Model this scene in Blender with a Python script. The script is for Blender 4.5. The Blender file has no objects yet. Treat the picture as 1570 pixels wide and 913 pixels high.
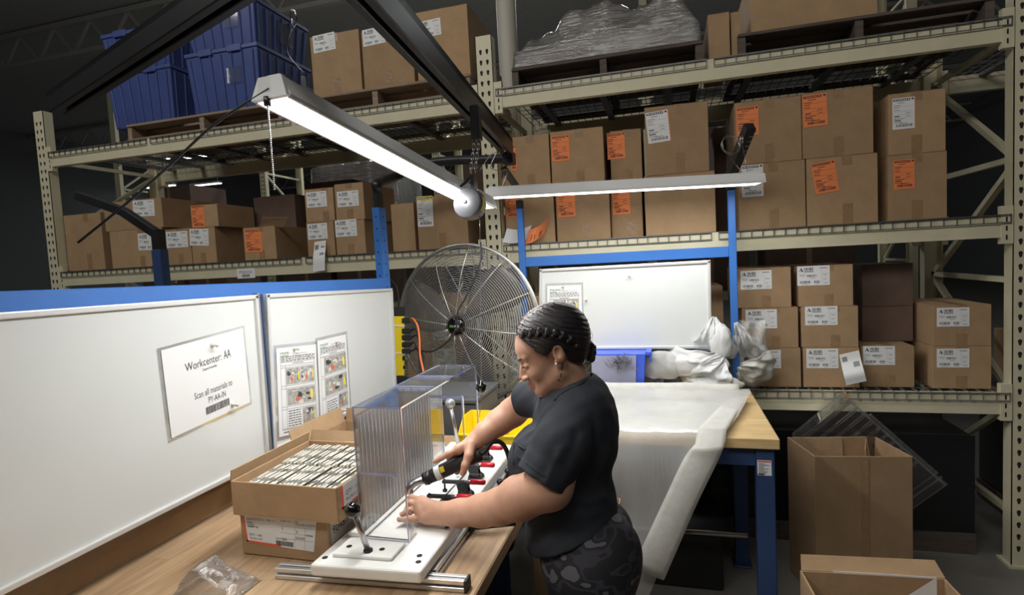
import bpy, math, random
import numpy as np
from mathutils import Vector, Matrix, Euler, noise as mnoise

S = bpy.context.scene
COL = S.collection
PI = math.pi
R = math.radians

# ---------------------------------------------------------------- camera
CAM_H = 1.72; FPX = 850.0
YAW, PITCH, ROLL = R(15.8), R(3.7), R(3.0)
fw = Vector((-math.sin(YAW)*math.cos(PITCH), math.cos(YAW)*math.cos(PITCH), -math.sin(PITCH)))
_r0 = Vector((math.cos(YAW), math.sin(YAW), 0)); _u0 = _r0.cross(fw)
rt = _r0*math.cos(ROLL) - _u0*math.sin(ROLL); up = _u0*math.cos(ROLL) + _r0*math.sin(ROLL)
CP = Vector((0, 0, CAM_H))
cd = bpy.data.cameras.new('camera'); cam = bpy.data.objects.new('camera', cd); COL.objects.link(cam)
cd.sensor_width = 36; cd.lens = FPX/1570*36; cd.clip_start = 0.05; cd.clip_end = 200
cam.matrix_world = Matrix(((rt.x, up.x, -fw.x, CP.x), (rt.y, up.y, -fw.y, CP.y), (rt.z, up.z, -fw.z, CP.z), (0, 0, 0, 1)))
S.camera = cam

def at(px, py, d=None, x=None, y=None, z=None):
    """point of the place seen at a pixel of the photograph, on a plane of given depth / x / y / z"""
    v = fw*FPX + rt*(px-785) - up*(py-456.5)
    if d is not None: t = d/FPX
    elif x is not None: t = (x-CP.x)/v.x
    elif y is not None: t = (y-CP.y)/v.y
    else: t = (z-CP.z)/v.z
    return CP + v*t

# ---------------------------------------------------------------- world, exposure, room lights
S.view_settings.view_transform = 'Standard'; S.view_settings.look = 'None'
S.view_settings.gamma = 1; S.view_settings.use_curve_mapping = False
S.view_settings.exposure = 0.0
S.cycles.max_bounces = 8; S.cycles.transparent_max_bounces = 40
S.cycles.sample_clamp_indirect = 4.0
S.cycles.use_denoising = True
W = bpy.data.worlds.new('world'); S.world = W; W.use_nodes = True
W.node_tree.nodes['Background'].inputs[0].default_value = (.6, .66, .75, 1)
W.node_tree.nodes['Background'].inputs[1].default_value = .3

def area(name, loc, sx, sy, power, col=(1, 1, 1), aim=None):
    l = bpy.data.lights.new(name, 'AREA'); l.shape = 'RECTANGLE'; l.size = sx; l.size_y = sy
    l.energy = power; l.color = col
    o = bpy.data.objects.new(name, l); COL.objects.link(o); o.location = loc
    if aim is not None:
        o.rotation_euler = (Vector(aim)-Vector(loc)).to_track_quat('-Z', 'Y').to_euler()
    return o
# ceiling lamps over this aisle (above and behind the photographer) and over the next aisle
area('ceiling_lamp_light', (-1.6, -1.6, 5.4), 3.0, .9, 95, (1, .97, .91), (-.6, 2.6, 1.2))
area('ceiling_lamp_light', (1.8, -1.2, 5.4), 3.0, .9, 17, (1, .96, .9), (.6, 2.8, 1.1))
area('ceiling_lamp_light', (-4.8, .2, 5.6), 1.6, .9, 45, (1, .98, .94), (-3, 3, 1.5))
area('ceiling_lamp_light', (-3.0, 9.5, 6.2), 6.0, 1.0, 200, (.95, .98, 1))

# ---------------------------------------------------------------- materials
def sc3(c, k): return tuple(min(1, a*k) for a in c[:3])
def nn(nt, t, x=0): n = nt.nodes.new(t); return n
def mat(name, col, rough=.6, metal=0, var=.0, vscale=6, bump=0, bscale=60, spec=.5, coat=0, rnd=0, stretch=None, emit=0):
    m = bpy.data.materials.new(name); m.use_nodes = True; nt = m.node_tree; b = nt.nodes['Principled BSDF']
    b.inputs['Base Color'].default_value = (*col[:3], 1); b.inputs['Roughness'].default_value = rough
    b.inputs['Metallic'].default_value = metal; b.inputs['Specular IOR Level'].default_value = spec
    b.inputs['Coat Weight'].default_value = coat
    tc = nn(nt, 'ShaderNodeTexCoord'); src = tc.outputs['Object']
    if stretch:
        mp = nn(nt, 'ShaderNodeMapping'); mp.inputs['Scale'].default_value = stretch; nt.links.new(src, mp.inputs[0]); src = mp.outputs[0]
    cur = None
    if var:
        n = nn(nt, 'ShaderNodeTexNoise'); n.inputs['Scale'].default_value = vscale; n.inputs['Detail'].default_value = 6
        n.inputs['Roughness'].default_value = .65; nt.links.new(src, n.inputs['Vector'])
        r = nn(nt, 'ShaderNodeValToRGB'); r.color_ramp.elements[0].position = .3; r.color_ramp.elements[1].position = .7
        r.color_ramp.elements[0].color = (*sc3(col, 1-var), 1); r.color_ramp.elements[1].color = (*sc3(col, 1+var), 1)
        nt.links.new(n.outputs[0], r.inputs[0]); cur = r.outputs[0]
    if rnd:
        oi = nn(nt, 'ShaderNodeObjectInfo'); hs = nn(nt, 'ShaderNodeHueSaturation')
        mr = nn(nt, 'ShaderNodeMapRange'); mr.inputs['To Min'].default_value = 1-rnd; mr.inputs['To Max'].default_value = 1+rnd
        nt.links.new(oi.outputs['Random'], mr.inputs[0]); nt.links.new(mr.outputs[0], hs.inputs['Value'])
        if cur: nt.links.new(cur, hs.inputs['Color'])
        else: hs.inputs['Color'].default_value = (*col[:3], 1)
        cur = hs.outputs[0]
    if cur: nt.links.new(cur, b.inputs['Base Color'])
    if bump:
        n2 = nn(nt, 'ShaderNodeTexNoise'); n2.inputs['Scale'].default_value = bscale; n2.inputs['Detail'].default_value = 4
        nt.links.new(src, n2.inputs['Vector'])
        bp = nn(nt, 'ShaderNodeBump'); bp.inputs['Strength'].default_value = bump; bp.inputs['Distance'].default_value = .01
        nt.links.new(n2.outputs[0], bp.inputs['Height']); nt.links.new(bp.outputs[0], b.inputs['Normal'])
    if emit:
        b.inputs['Emission Color'].default_value = (*col[:3], 1); b.inputs['Emission Strength'].default_value = emit
    return m

def film(name, col, clear, gloss, rough=.08, bump=.3, bscale=30, stretch=None, trans=.3, noise_fac=0, nscale=8):
    """thin plastic: see-through, a bit milky, with a gloss"""
    m = bpy.data.materials.new(name); m.use_nodes = True; nt = m.node_tree; L = nt.links
    nt.nodes.remove(nt.nodes['Principled BSDF']); out = nt.nodes['Material Output']
    tc = nn(nt, 'ShaderNodeTexCoord'); src = tc.outputs['Object']
    if stretch:
        mp = nn(nt, 'ShaderNodeMapping'); mp.inputs['Scale'].default_value = stretch; L.new(src, mp.inputs[0]); src = mp.outputs[0]
    nz = nn(nt, 'ShaderNodeTexNoise'); nz.inputs['Scale'].default_value = bscale; nz.inputs['Detail'].default_value = 5; L.new(src, nz.inputs['Vector'])
    bp = nn(nt, 'ShaderNodeBump'); bp.inputs['Strength'].default_value = bump; bp.inputs['Distance'].default_value = .01; L.new(nz.outputs[0], bp.inputs['Height'])
    df = nn(nt, 'ShaderNodeBsdfDiffuse'); df.inputs[0].default_value = (*col, 1); L.new(bp.outputs[0], df.inputs['Normal'])
    tl = nn(nt, 'ShaderNodeBsdfTranslucent'); tl.inputs[0].default_value = (*col, 1)
    m1 = nn(nt, 'ShaderNodeMixShader'); m1.inputs[0].default_value = trans; L.new(df.outputs[0], m1.inputs[1]); L.new(tl.outputs[0], m1.inputs[2])
    tr = nn(nt, 'ShaderNodeBsdfTransparent'); tr.inputs[0].default_value = (1, 1, 1, 1)
    m2 = nn(nt, 'ShaderNodeMixShader'); m2.inputs[0].default_value = clear; L.new(m1.outputs[0], m2.inputs[1]); L.new(tr.outputs[0], m2.inputs[2])
    if noise_fac:
        n3 = nn(nt, 'ShaderNodeTexNoise'); n3.inputs['Scale'].default_value = nscale; n3.inputs['Detail'].default_value = 6; L.new(src, n3.inputs['Vector'])
        mr = nn(nt, 'ShaderNodeMapRange'); mr.inputs['From Min'].default_value = .3; mr.inputs['From Max'].default_value = .7
        mr.inputs['To Min'].default_value = max(0, clear-noise_fac); mr.inputs['To Max'].default_value = min(1, clear+noise_fac); L.new(n3.outputs[0], mr.inputs[0]); L.new(mr.outputs[0], m2.inputs[0])
    gl = nn(nt, 'ShaderNodeBsdfGlossy'); gl.inputs['Roughness'].default_value = rough; gl.inputs[0].default_value = (1, 1, 1, 1); L.new(bp.outputs[0], gl.inputs['Normal'])
    fr = nn(nt, 'ShaderNodeFresnel'); fr.inputs[0].default_value = 1.5; L.new(bp.outputs[0], fr.inputs['Normal'])
    mu = nn(nt, 'ShaderNodeMath'); mu.operation = 'MULTIPLY'; mu.inputs[1].default_value = gloss; L.new(fr.outputs[0], mu.inputs[0])
    m3 = nn(nt, 'ShaderNodeMixShader'); L.new(mu.outputs[0], m3.inputs[0]); L.new(m2.outputs[0], m3.inputs[1]); L.new(gl.outputs[0], m3.inputs[2])
    L.new(m3.outputs[0], out.inputs[0])
    return m

def emis(name, col, k):
    m = bpy.data.materials.new(name); m.use_nodes = True; nt = m.node_tree
    e = nn(nt, 'ShaderNodeEmission'); e.inputs[0].default_value = (*col, 1); e.inputs[1].default_value = k
    nt.links.new(e.outputs[0], nt.nodes['Material Output'].inputs[0]); nt.nodes.remove(nt.nodes['Principled BSDF'])
    return m

M = {}
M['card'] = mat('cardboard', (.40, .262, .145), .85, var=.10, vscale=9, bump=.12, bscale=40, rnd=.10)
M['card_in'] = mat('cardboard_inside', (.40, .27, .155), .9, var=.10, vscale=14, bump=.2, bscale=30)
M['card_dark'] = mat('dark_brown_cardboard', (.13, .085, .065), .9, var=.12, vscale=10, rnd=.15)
M['tape'] = mat('packing_tape', (.33, .21, .115), .28, var=.12, vscale=30, bump=.2, bscale=60)
M['paper'] = mat('white_paper', (.82, .83, .83), .6)
M['ink'] = mat('black_ink', (.02, .02, .025), .7)
M['grey_ink'] = mat('grey_ink', (.25, .25, .27), .7)
M['red_ink'] = mat('red_ink', (.85, .12, .06), .6)
M['blue_ink'] = mat('blue_ink', (.08, .2, .6), .6)
M['green_ink'] = mat('green_ink', (.2, .5, .15), .6)
M['orange_paper'] = mat('orange_paper', (.92, .27, .09), .7)
M['yellow_paper'] = mat('yellow_paper', (.85, .75, .15), .7)
M['cream'] = mat('cream_rack_paint', (.66, .62, .44), .45, var=.06, vscale=7, bump=.05)
M['hole'] = mat('slot_black', (.015, .015, .015), .8)
M['wire'] = mat('galvanised_wire', (.16, .16, .16), .45, .6)
M['wire_light'] = mat('zinc_wire', (.35, .35, .33), .4, .6)
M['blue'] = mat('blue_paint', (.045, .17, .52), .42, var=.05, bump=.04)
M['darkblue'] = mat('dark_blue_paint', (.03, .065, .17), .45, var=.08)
M['black'] = mat('black_metal', (.018, .018, .02), .38, var=.2)
M['rubber'] = mat('black_rubber', (.015, .015, .016), .55)
M['knob'] = mat('black_phenolic', (.006, .006, .006), .12, coat=.5)
M['drum'] = mat('drum_grey', (.15, .155, .17), .42, .3)
M['alu'] = mat('aluminium', (.62, .63, .64), .32, .85, var=.05)
M['steel'] = mat('steel', (.5, .5, .51), .28, .95, var=.06)
M['chrome'] = mat('chrome', (.75, .75, .75), .15, 1)
M['zinc'] = mat('zinc_plated_parts', (.74, .72, .64), .38, .35, var=.15, vscale=40)
M['fanwire'] = mat('fan_guard_wire', (.62, .61, .58), .32, .8)
M['blade'] = mat('fan_blade_grey', (.13, .12, .11), .5, .3, var=.1)
M['board'] = mat('dry_erase_white', (.70, .73, .72), .16, spec=.5, var=.015, vscale=4)
M['frame'] = mat('board_frame_aluminium', (.74, .75, .74), .4, .35)
M['hdpe'] = mat('white_hdpe', (.84, .85, .82), .42, var=.03, vscale=12)
M['yellow'] = mat('yellow_plastic', (.90, .68, .02), .4, var=.03)
M['red'] = mat('red_vinyl', (.62, .015, .03), .35)
M['orange'] = mat('orange_cord', (.85, .2, .06), .5)
M['bluebin'] = mat('blue_plastic', (.055, .085, .26), .38, var=.1, vscale=5)
M['bluebin2'] = mat('bright_blue_plastic', (.05, .12, .7), .35, var=.05)
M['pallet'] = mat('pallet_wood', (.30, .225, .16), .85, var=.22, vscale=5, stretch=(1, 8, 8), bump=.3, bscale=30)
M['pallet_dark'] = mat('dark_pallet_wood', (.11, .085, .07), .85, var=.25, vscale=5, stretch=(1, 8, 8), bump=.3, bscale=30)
M['foam'] = film('white_foam_sheet', (.86, .86, .82), .12, .15, .4, .25, 50, trans=.35, noise_fac=.06, nscale=20)
M['foam_thin'] = film('thin_foam_film', (.88, .88, .85), .40, .25, .3, .3, 60, (1, 1, .3), .35, .12, 5)
M['wrap'] = film('stretch_wrap', (.80, .80, .78), .70, 3.2, .10, 1.0, 9, (1, 3, 9), .3, .18, 6)
M['clear'] = film('clear_plastic', (.8, .83, .88), .975, .8, .03, .0, 3)
M['clear_fin'] = film('clear_fin', (.86, .87, .88), .72, 1.6, .08, .0, 3)
M['clear_edge'] = film('clear_edge', (.34, .38, .60), .50, 1.6, .06, .0, 3)
M['smoke_edge'] = film('dull_clear_edge', (.30, .31, .32), .72, 3.0, .06, .1, 20)
M['bag'] = film('milky_bag_film', (.80, .82, .92), .45, 1.2, .1, .5, 20)
M['pouch'] = film('laminating_pouch', (.85, .87, .87), .96, .5, .06, .02, 10)
M['lamp'] = emis('lit_diffuser', (1, .985, .95), 11)
M['lamp2'] = emis('lit_diffuser_second', (.97, .99, 1), 6)
M['far_lamp'] = emis('far_lamp', (.93, 1, .94), 5)
M['lampwhite'] = mat('lamp_housing_white', (.85, .86, .86), .4)
M['grey_paint'] = mat('grey_paint', (.34, .36, .38), .35, .5)
M['greytub'] = mat('dark_grey_plastic', (.09, .095, .105), .5)

def wood(name, c1, c2, gap=.045, axis=1, rough=.42):
    m = bpy.data.materials.new(name); m.use_nodes = True; nt = m.node_tree; L = nt.links; b = nt.nodes['Principled BSDF']
    b.inputs['Roughness'].default_value = rough
    tc = nn(nt, 'ShaderNodeTexCoord'); mp = nn(nt, 'ShaderNodeMapping'); L.new(tc.outputs['Object'], mp.inputs[0])
    if axis == 1: mp.inputs['Rotation'].default_value = (0, 0, PI/2)
    br = nn(nt, 'ShaderNodeTexBrick'); br.offset = .37; br.offset_frequency = 2
    br.inputs['Scale'].default_value = 1; br.inputs['Brick Width'].default_value = .55; br.inputs['Row Height'].default_value = gap
    br.inputs['Mortar Size'].default_value = .0006; br.inputs['Color1'].default_value = (*c1, 1); br.inputs['Color2'].default_value = (*c2, 1)
    br.inputs['Mortar'].default_value = (*sc3(c1, .6), 1); L.new(mp.outputs[0], br.inputs['Vector'])
    mp2 = nn(nt, 'ShaderNodeMapping'); L.new(tc.outputs['Object'], mp2.inputs[0])
    mp2.inputs['Scale'].default_value = (14, 1.2, 14) if axis == 1 else (1.2, 14, 14)
    n = nn(nt, 'ShaderNodeTexNoise'); n.inputs['Scale'].default_value = 5; n.inputs['Detail'].default_value = 8; L.new(mp2.outputs[0], n.inputs['Vector'])
    mr = nn(nt, 'ShaderNodeMapRange'); mr.inputs['From Min'].default_value = .3; mr.inputs['From Max'].default_value = .7; mr.inputs['To Min'].default_value = .78; mr.inputs['To Max'].default_value = 1.12
    L.new(n.outputs[0], mr.inputs[0]); hs = nn(nt, 'ShaderNodeHueSaturation'); L.new(br.outputs[0], hs.inputs['Color']); L.new(mr.outputs[0], hs.inputs['Value'])
    L.new(hs.outputs[0], b.inputs['Base Color'])
    return m
M['bench'] = wood('worn_butcher_block', (.55, .38, .23), (.45, .295, .17), .06, 1)
M['bench2'] = wood('maple_butcher_block', (.78, .56, .28), (.70, .49, .23), .038, 0)

# ---------------------------------------------------------------- mesh helpers
class MB:
    def __init__(s): s.v = []; s.f = []; s.m = []; s.s = []
    def add(s, vs, fs, m=0, sm=False):
        o = len(s.v); s.v += [Vector(v) for v in vs]
        for f in fs: s.f.append([i+o for i in f]); s.m.append(m); s.s.append(sm)
    def box(s, x0, x1, y0, y1, z0, z1, m=0):
        x0, x1 = sorted((x0, x1)); y0, y1 = sorted((y0, y1)); z0, z1 = sorted((z0, z1))
        s.add([(x0,y0,z0),(x1,y0,z0),(x1,y1,z0),(x0,y1,z0),(x0,y0,z1),(x1,y0,z1),(x1,y1,z1),(x0,y1,z1)],
              [(3,2,1,0),(4,5,6,7),(0,1,5,4),(1,2,6,5),(2,3,7,6),(3,0,4,7)], m); return s
    def hexa(s, b, t, m=0):
        s.add(list(b)+list(t), [(3,2,1,0),(4,5,6,7),(0,1,5,4),(1,2,6,5),(2,3,7,6),(3,0,4,7)], m); return s
    def bar(s, p0, p1, w, h, upv=(0,0,1), m=0):
        p0, p1 = Vector(p0), Vector(p1); d = (p1-p0).normalized(); a = d.cross(Vector(upv))
        if a.length < 1e-4: a = d.cross(Vector((1,0,0)))
        a.normalize(); b = a.cross(d).normalized(); a = a*w/2; b = b*h/2
        s.hexa([p0-a-b, p0+a-b, p0+a+b, p0-a+b], [p1-a-b, p1+a-b, p1+a+b, p1-a+b], m); return s
    def quad(s, a, b, c, d, m=0): s.add([a,b,c,d], [(0,1,2,3)], m); return s
    def slab(s, a, b, c, d, th, m=0, me=None):
        a, b, c, d = map(Vector, (a,b,c,d)); n = (b-a).cross(d-a).normalized()*th
        s.add([a,b,c,d,a-n,b-n,c-n,d-n], [(0,1,2,3),(7,6,5,4)], m)
        s.add([a,b,c,d,a-n,b-n,c-n,d-n], [(1,0,4,5),(2,1,5,6),(3,2,6,7),(0,3,7,4)], m if me is None else me); return s
    def cyl(s, p0, p1, r0, r1=None, n=14, m=0, caps=True):
        return s.tube([p0, p1], [r0, r0 if r1 is None else r1], n, m, caps=caps)
    def tube(s, pts, r, n=8, m=0, closed=False, caps=True):
        P = [Vector(p) for p in pts]; N = len(P)
        rs = r if isinstance(r, (list, tuple)) else [r]*N
        T = []
        for i in range(N):
            a = P[(i-1) % N] if (closed or i > 0) else P[i]; b = P[(i+1) % N] if (closed or i < N-1) else P[i]
            T.append((b-a).normalized())
        nrm = T[0].orthogonal().normalized(); vs = []
        for i in range(N):
            nrm = (nrm - T[i]*nrm.dot(T[i]));
            if nrm.length < 1e-5: nrm = T[i].orthogonal()
            nrm.normalize(); bn = T[i].cross(nrm)
            for k in range(n):
                a = 2*PI*k/n; vs.append(P[i] + (nrm*math.cos(a)+bn*math.sin(a))*rs[i])
        fs = []
        for i in range(N if closed else N-1):
            for k in range(n):
                j = (i+1) % N; fs.append((i*n+k, i*n+(k+1) % n, j*n+(k+1) % n, j*n+k))
        s.add(vs, fs, m, n > 4)
        if caps and not closed:
            o = len(s.v)-len(vs)
            s.f.append([o+k for k in range(n)][::-1]); s.m.append(m); s.s.append(False)
            s.f.append([o+(N-1)*n+k for k in range(n)]); s.m.append(m); s.s.append(False)
        return s
    def ring(s, c, axis, rad, r, seg=48, n=6, m=0):
        a = Vector(axis).normalized(); u = a.orthogonal().normalized(); w = a.cross(u); c = Vector(c)
        return s.tube([c+(u*math.cos(2*PI*i/seg)+w*math.sin(2*PI*i/seg))*rad for i in range(seg)], r, n, m, closed=True)
    def lathe(s, prof, c=(0,0,0), axis=(0,0,1), n=24, m=0):
        a = Vector(axis).normalized(); u = a.orthogonal().normalized(); w = a.cross(u); c = Vector(c); vs = []
        for (r, h) in prof:
            for k in range(n):
                t = 2*PI*k/n; vs.append(c+a*h+(u*math.cos(t)+w*math.sin(t))*max(r, 1e-5))
        fs = [(i*n+k, i*n+(k+1) % n, (i+1)*n+(k+1) % n, (i+1)*n+k) for i in range(len(prof)-1) for k in range(n)]
        s.add(vs, fs, m, True); return s
    def ball(s, c, r, sc=(1,1,1), n=16, m=0):
        c = Vector(c); vs = []; h = n//2
        for i in range(h+1):
            p = PI*i/h
            for k in range(n):
                t = 2*PI*k/n; vs.append(c+Vector((math.sin(p)*math.cos(t)*sc[0], math.sin(p)*math.sin(t)*sc[1], math.cos(p)*sc[2]))*r)
        s.add(vs, [(i*n+k, (i+1)*n+k, (i+1)*n+(k+1) % n, i*n+(k+1) % n) for i in range(h) for k in range(n)], m, True); return s
    def text(s, t, size, org, rv, uv, m=0, align='LEFT', fit=None):
        rv = Vector(rv).normalized(); uv = Vector(uv).normalized(); org = Vector(org)
        cu = bpy.data.curves.new('t', 'FONT'); cu.body = t; cu.size = size; cu.align_x = align; cu.resolution_u = 2
        o = bpy.data.objects.new('t', cu); COL.objects.link(o)
        me = bpy.data.meshes.new_from_object(o)
        kx = 1 if fit is None else fit/max(1e-6, max(v.co.x for v in me.vertices)-min(v.co.x for v in me.vertices))
        s.add([org+rv*v.co.x*kx+uv*v.co.y for v in me.vertices], [tuple(p.vertices) for p in me.polygons], m)
        bpy.data.objects.remove(o); bpy.data.curves.remove(cu); bpy.data.meshes.remove(me); return s
    def build(s, name, mats, parent=None, bevel=0, local=False, seg=1):
        me = bpy.data.meshes.new(name)
        off = Vector((0,0,0)) if (local or parent is None) else wloc(parent)
        me.from_pydata([v-off for v in s.v], [], s.f)
        for q in (mats if isinstance(mats, (list, tuple)) else [mats]): me.materials.append(M[q] if isinstance(q, str) else q)
        me.polygons.foreach_set('material_index', s.m); me.polygons.foreach_set('use_smooth', s.s); me.update()
        o = bpy.data.objects.new(name, me); COL.objects.link(o)
        if parent: o.parent = parent
        if bevel:
            b = o.modifiers.new('bevel', 'BEVEL'); b.width = bevel; b.segments = seg; b.limit_method = 'ANGLE'; b.angle_limit = R(40)
        return o

def wloc(o):
    v = Vector(o.location)
    while o.parent: o = o.parent; v += Vector(o.location)
    return v
def thing(name, label, cat, loc=(0,0,0), group=None, rz=0):
    o = bpy.data.objects.new(name, None); COL.objects.link(o); o.location = loc; o.rotation_euler = (0,0,rz); o.empty_display_size = .05
    return tag(o, label, cat, group)
def tag(o, label, cat, group=None, kind=None):
    o['label'] = label; o['category'] = cat
    if group: o['group'] = group
    if kind: o['kind'] = kind
    return o
def struct(o): o['kind'] = 'structure'; return o
def catmull(pts, n=8):
    P = [Vector(p) for p in pts]; P = [P[0]*2-P[1]]+P+[P[-1]*2-P[-2]]; out = []
    for i in range(1, len(P)-2):
        for k in range(n):
            t = k/n; a, b, c, d = P[i-1:i+3]
            out.append(.5*((2*b)+(c-a)*t+(2*a-5*b+4*c-d)*t*t+(3*b-a-3*c+d)*t**3))
    out.append(P[-2]); return out
random.seed(4)
# ================================================================ THE HALL
def concrete():
    m = mat('sealed_concrete', (.20, .19, .175), .42, var=.18, vscale=1.6, bump=.06, bscale=12); return m
M['concrete'] = concrete()
M['hallwall'] = mat('hall_wall_paint', (.30, .31, .33), .8, var=.05)
M['ceil'] = mat('roof_deck', (.6, .61, .62), .8, var=.06)
M['roofsteel'] = mat('roof_steel', (.55, .55, .53), .6)
struct(MB().box(-22, 12, -7, 32, -.1, 0).build('floor', 'concrete'))
struct(MB().box(-22, 12, -7, 32, 7.2, 7.3).build('ceiling', 'ceil'))
struct(MB().box(-22.2, -22, -7, 32, 0, 7.2).build('wall_left', 'hallwall'))
struct(MB().box(12, 12.2, -7, 32, 0, 7.2).build('wall_right', 'hallwall'))
struct(MB().box(-22, 12, 32, 32.2, 0, 7.2).build('wall_back', 'hallwall'))
struct(MB().box(-22, 12, -7.2, -7, 0, 7.2).build('wall_front', 'hallwall'))
for i, y in enumerate((3, 9, 15, 21, 27)):   # roof joists
    mb = MB(); mb.bar((-21.97, y, 7.12), (11.97, y, 7.12), .12, .1); mb.bar((-21.97, y, 6.5), (11.97, y, 6.5), .1, .08)
    for k in range(33):
        x = -21.7+k; mb.bar((x, y, 6.5), (x+.5, y, 7.1), .05, .05); mb.bar((x+.5, y, 7.1), (x+1, y, 6.5), .05, .05)
    struct(mb.build('trim_%d' % (i+1), 'roofsteel'))

# ceiling strip lights far off in the hall
def strip_light(x, y, z, label, ln=1.3):
    t = thing('ceiling_strip_light', label, 'ceiling light', (x, y, z+.06), 'ceiling strip lights in the hall')
    mb = MB(); mb.box(x-ln/2, x+ln/2, y-.09, y+.09, z+.03, z+.11); mb.cyl((x-ln*.4, y, z+.1), (x-ln*.4, y, 7.2), .008, n=5); mb.cyl((x+ln*.4, y, z+.1), (x+ln*.4, y, 7.2), .008, n=5)
    mb.build('housing', 'lampwhite', t)
    MB().box(x-ln/2+.02, x+ln/2-.02, y-.08, y+.08, z, z+.03).build('diffuser', 'far_lamp', t)
for (px, py, z, ln, lb) in [(246, 287, 5.6, 1.5, 'far ceiling strip light left of the chain, nearest the photo edge'), (316, 284, 5.6, 1.5, 'far ceiling strip light seen above the orange tagged carton'),
        (575, 270, 5.2, 1.3, 'far ceiling strip light just left of the blue post top'), (243, 246, 6.2, 1.0, 'far ceiling strip light glimpsed through the mesh decks at far left'),
        (303, 241, 6.2, 1.2, 'far ceiling strip light glimpsed through the deck above the diagonal cord'), (385, 240, 6.2, 1.3, 'far ceiling strip light glimpsed beside the pull chain'),
        (475, 232, 6.2, 1.8, 'far ceiling strip light glimpsed under the hanging lamp'), (712, 204, 6.0, 1.6, 'far ceiling strip light glimpsed beside the perforated rack post'),
        (850, 196, 6.2, 1.7, 'far ceiling strip light glimpsed above the orange tagged carton in the middle'), (930, 190, 6.2, 1.3, 'far ceiling strip light glimpsed above the narrow carton'),
        (1250, 145, 6.4, 1.5, 'far ceiling strip light glimpsed above the top right cartons')]:
    p = at(px, py, z=z); strip_light(p.x, p.y, p.z, lb, ln)

# ================================================================ PALLET RACK
RY = 3.36; RB = 4.43
Z1, Z2, Z3 = .925, 1.83, 2.79
UPX = (-4.82, -1.05, 1.72)
def upright(x, parent, y0=RY, y1=RB, h=3.12, holes=True, name='upright_frame'):
    mb = MB()
    for (ya, yb, s) in ((y0, y0+.075, 1), (y1-.075, y1, -1)):
        yf = ya if s > 0 else yb
        mb.box(x-.053, x+.053, yf, yf+s*.004, 0, h); mb.box(x-.053, x-.049, ya, yb, 0, h); mb.box(x+.049, x+.053, ya, yb, 0, h)
        if holes:
            z = .1
            while z < h-.04:
                for sx in (-.021, .021):
                    c = (x+sx, yf-s*.0008, z)
                    pts = [(c[0]+.0095*math.cos(a), c[1], c[2]+.006+.0105*math.sin(a)) for a in [PI*k/5 for k in range(6)]]+[(c[0]-.004, c[1], c[2]-.015), (c[0]+.004, c[1], c[2]-.015)]
                    mb.add(pts, [tuple(range(8))[::-1] if s > 0 else tuple(range(8))], 1)
                z += .0635
    z = .25; k = 0
    while z < h-.2:
        mb.bar((x, y0+.08, z), (x, y1-.08, z), .03, .03)
        if z+.62 < h: mb.bar((x, y0+.08, z if k % 2 else z+.6), (x, y1-.08, z+.6 if k % 2 else z), .03, .03)
        z += .62; k += 1
    mb.box(x-.07, x+.07, y0-.02, y0+.1, 0, .012); mb.box(x-.07, x+.07, y1-.1, y1+.02, 0, .012)
    o = mb.build(name, ['cream', 'hole'], parent, bevel=.0)
    return o
def beam(x0, x1, y, ztop, parent, s=1):
    mb = MB()
    # box beam with a step for the deck, clipped on with end plates
    prof = [(0, 0), (0, -.078), (0, -.108), (.045, -.108), (.045, 0), (.022, 0), (.022, -.0), (0, 0)]
    mb.box(x0, x1, y, y+s*.045, ztop-.118, ztop-.012); mb.box(x0, x1, y, y+s*.018, ztop-.012, ztop-.004)
    for xe in (x0, x1):
        a = -1 if xe == x0 else 1
        mb.box(xe, xe+a*.05, y-s*.004, y+s*.03, ztop-.15, ztop+.04)
        for k in range(3):
            mb.box(xe+a*.018, xe+a*.026, y-s*.0048, y-s*.004, ztop-.13+k*.045, ztop-.105+k*.045, 1)
    return mb.build('beam', ['cream', 'hole'], parent, bevel=.004)
def deck(x0, x1, z, parent, y0=RY, y1=RB, pitch=.056, m='wire'):
    mb = MB(); w = .0045; n = int((x1-x0)/pitch)
    for i in range(n+1):
        x = x0+(x1-x0)*i/n
        mb.box(x-w/2, x+w/2, y0-.006, y1+.006, z-.0045, z)
        mb.box(x-w/2, x+w/2, y0-.010, y0-.006, z-.045, z)
    y = y0; k = 0
    while y < y1+.01:
        mb.box(x0, x1, y-w/2, y+w/2, z-.009, z-.0045); y += .107; k += 1
    mb.box(x0, x1, y0-.014, y0-.010, z-.045, z-.04); mb.box(x0, x1, y0-.014, y0-.010, z-.006, z-.001)
    d = mb.build('wire_deck', m, parent); d.location.z -= .0015
    for k in range(3):
        x = x0+(x1-x0)*(k+.5)/3; MB().box(x-.022, x+.022, y0+.046, y1-.046, z-.03, z-.0095).build('support_channel', 'wire', d)
    return d
rack = thing('pallet_rack', 'cream pallet rack with wire mesh decks loaded with cartons', 'shelving', (UPX[1], RY, 0))
for i, x in enumerate(UPX): upright(x, rack)
for (a, b) in ((UPX[0]+.103, UPX[1]-.103), (UPX[1]+.103, UPX[2]-.103)):
    for z in (Z1, Z2, Z3):
        beam(a, b, RY, z, rack); beam(a, b, RB, z, rack, -1)
for z in (Z1, Z2, Z3):
    m = 'wire_light' if z == Z1 else 'wire'
    for (a, b) in ((-.985, .245), (.285, 1.655), (-4.74, -3.74), (-3.70, -2.47), (-2.43, -1.115)): deck(a, b, z, rack, m=m)
# bay beyond, to the right of the last post
ux = 4.5; upright(ux, rack)
for z in (Z1, Z2, Z3): beam(UPX[2]+.103, ux-.103, RY, z, rack); beam(UPX[2]+.103, ux-.103, RB, z, rack, -1); deck(1.79, 3.1, z, rack, m='wire')

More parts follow.
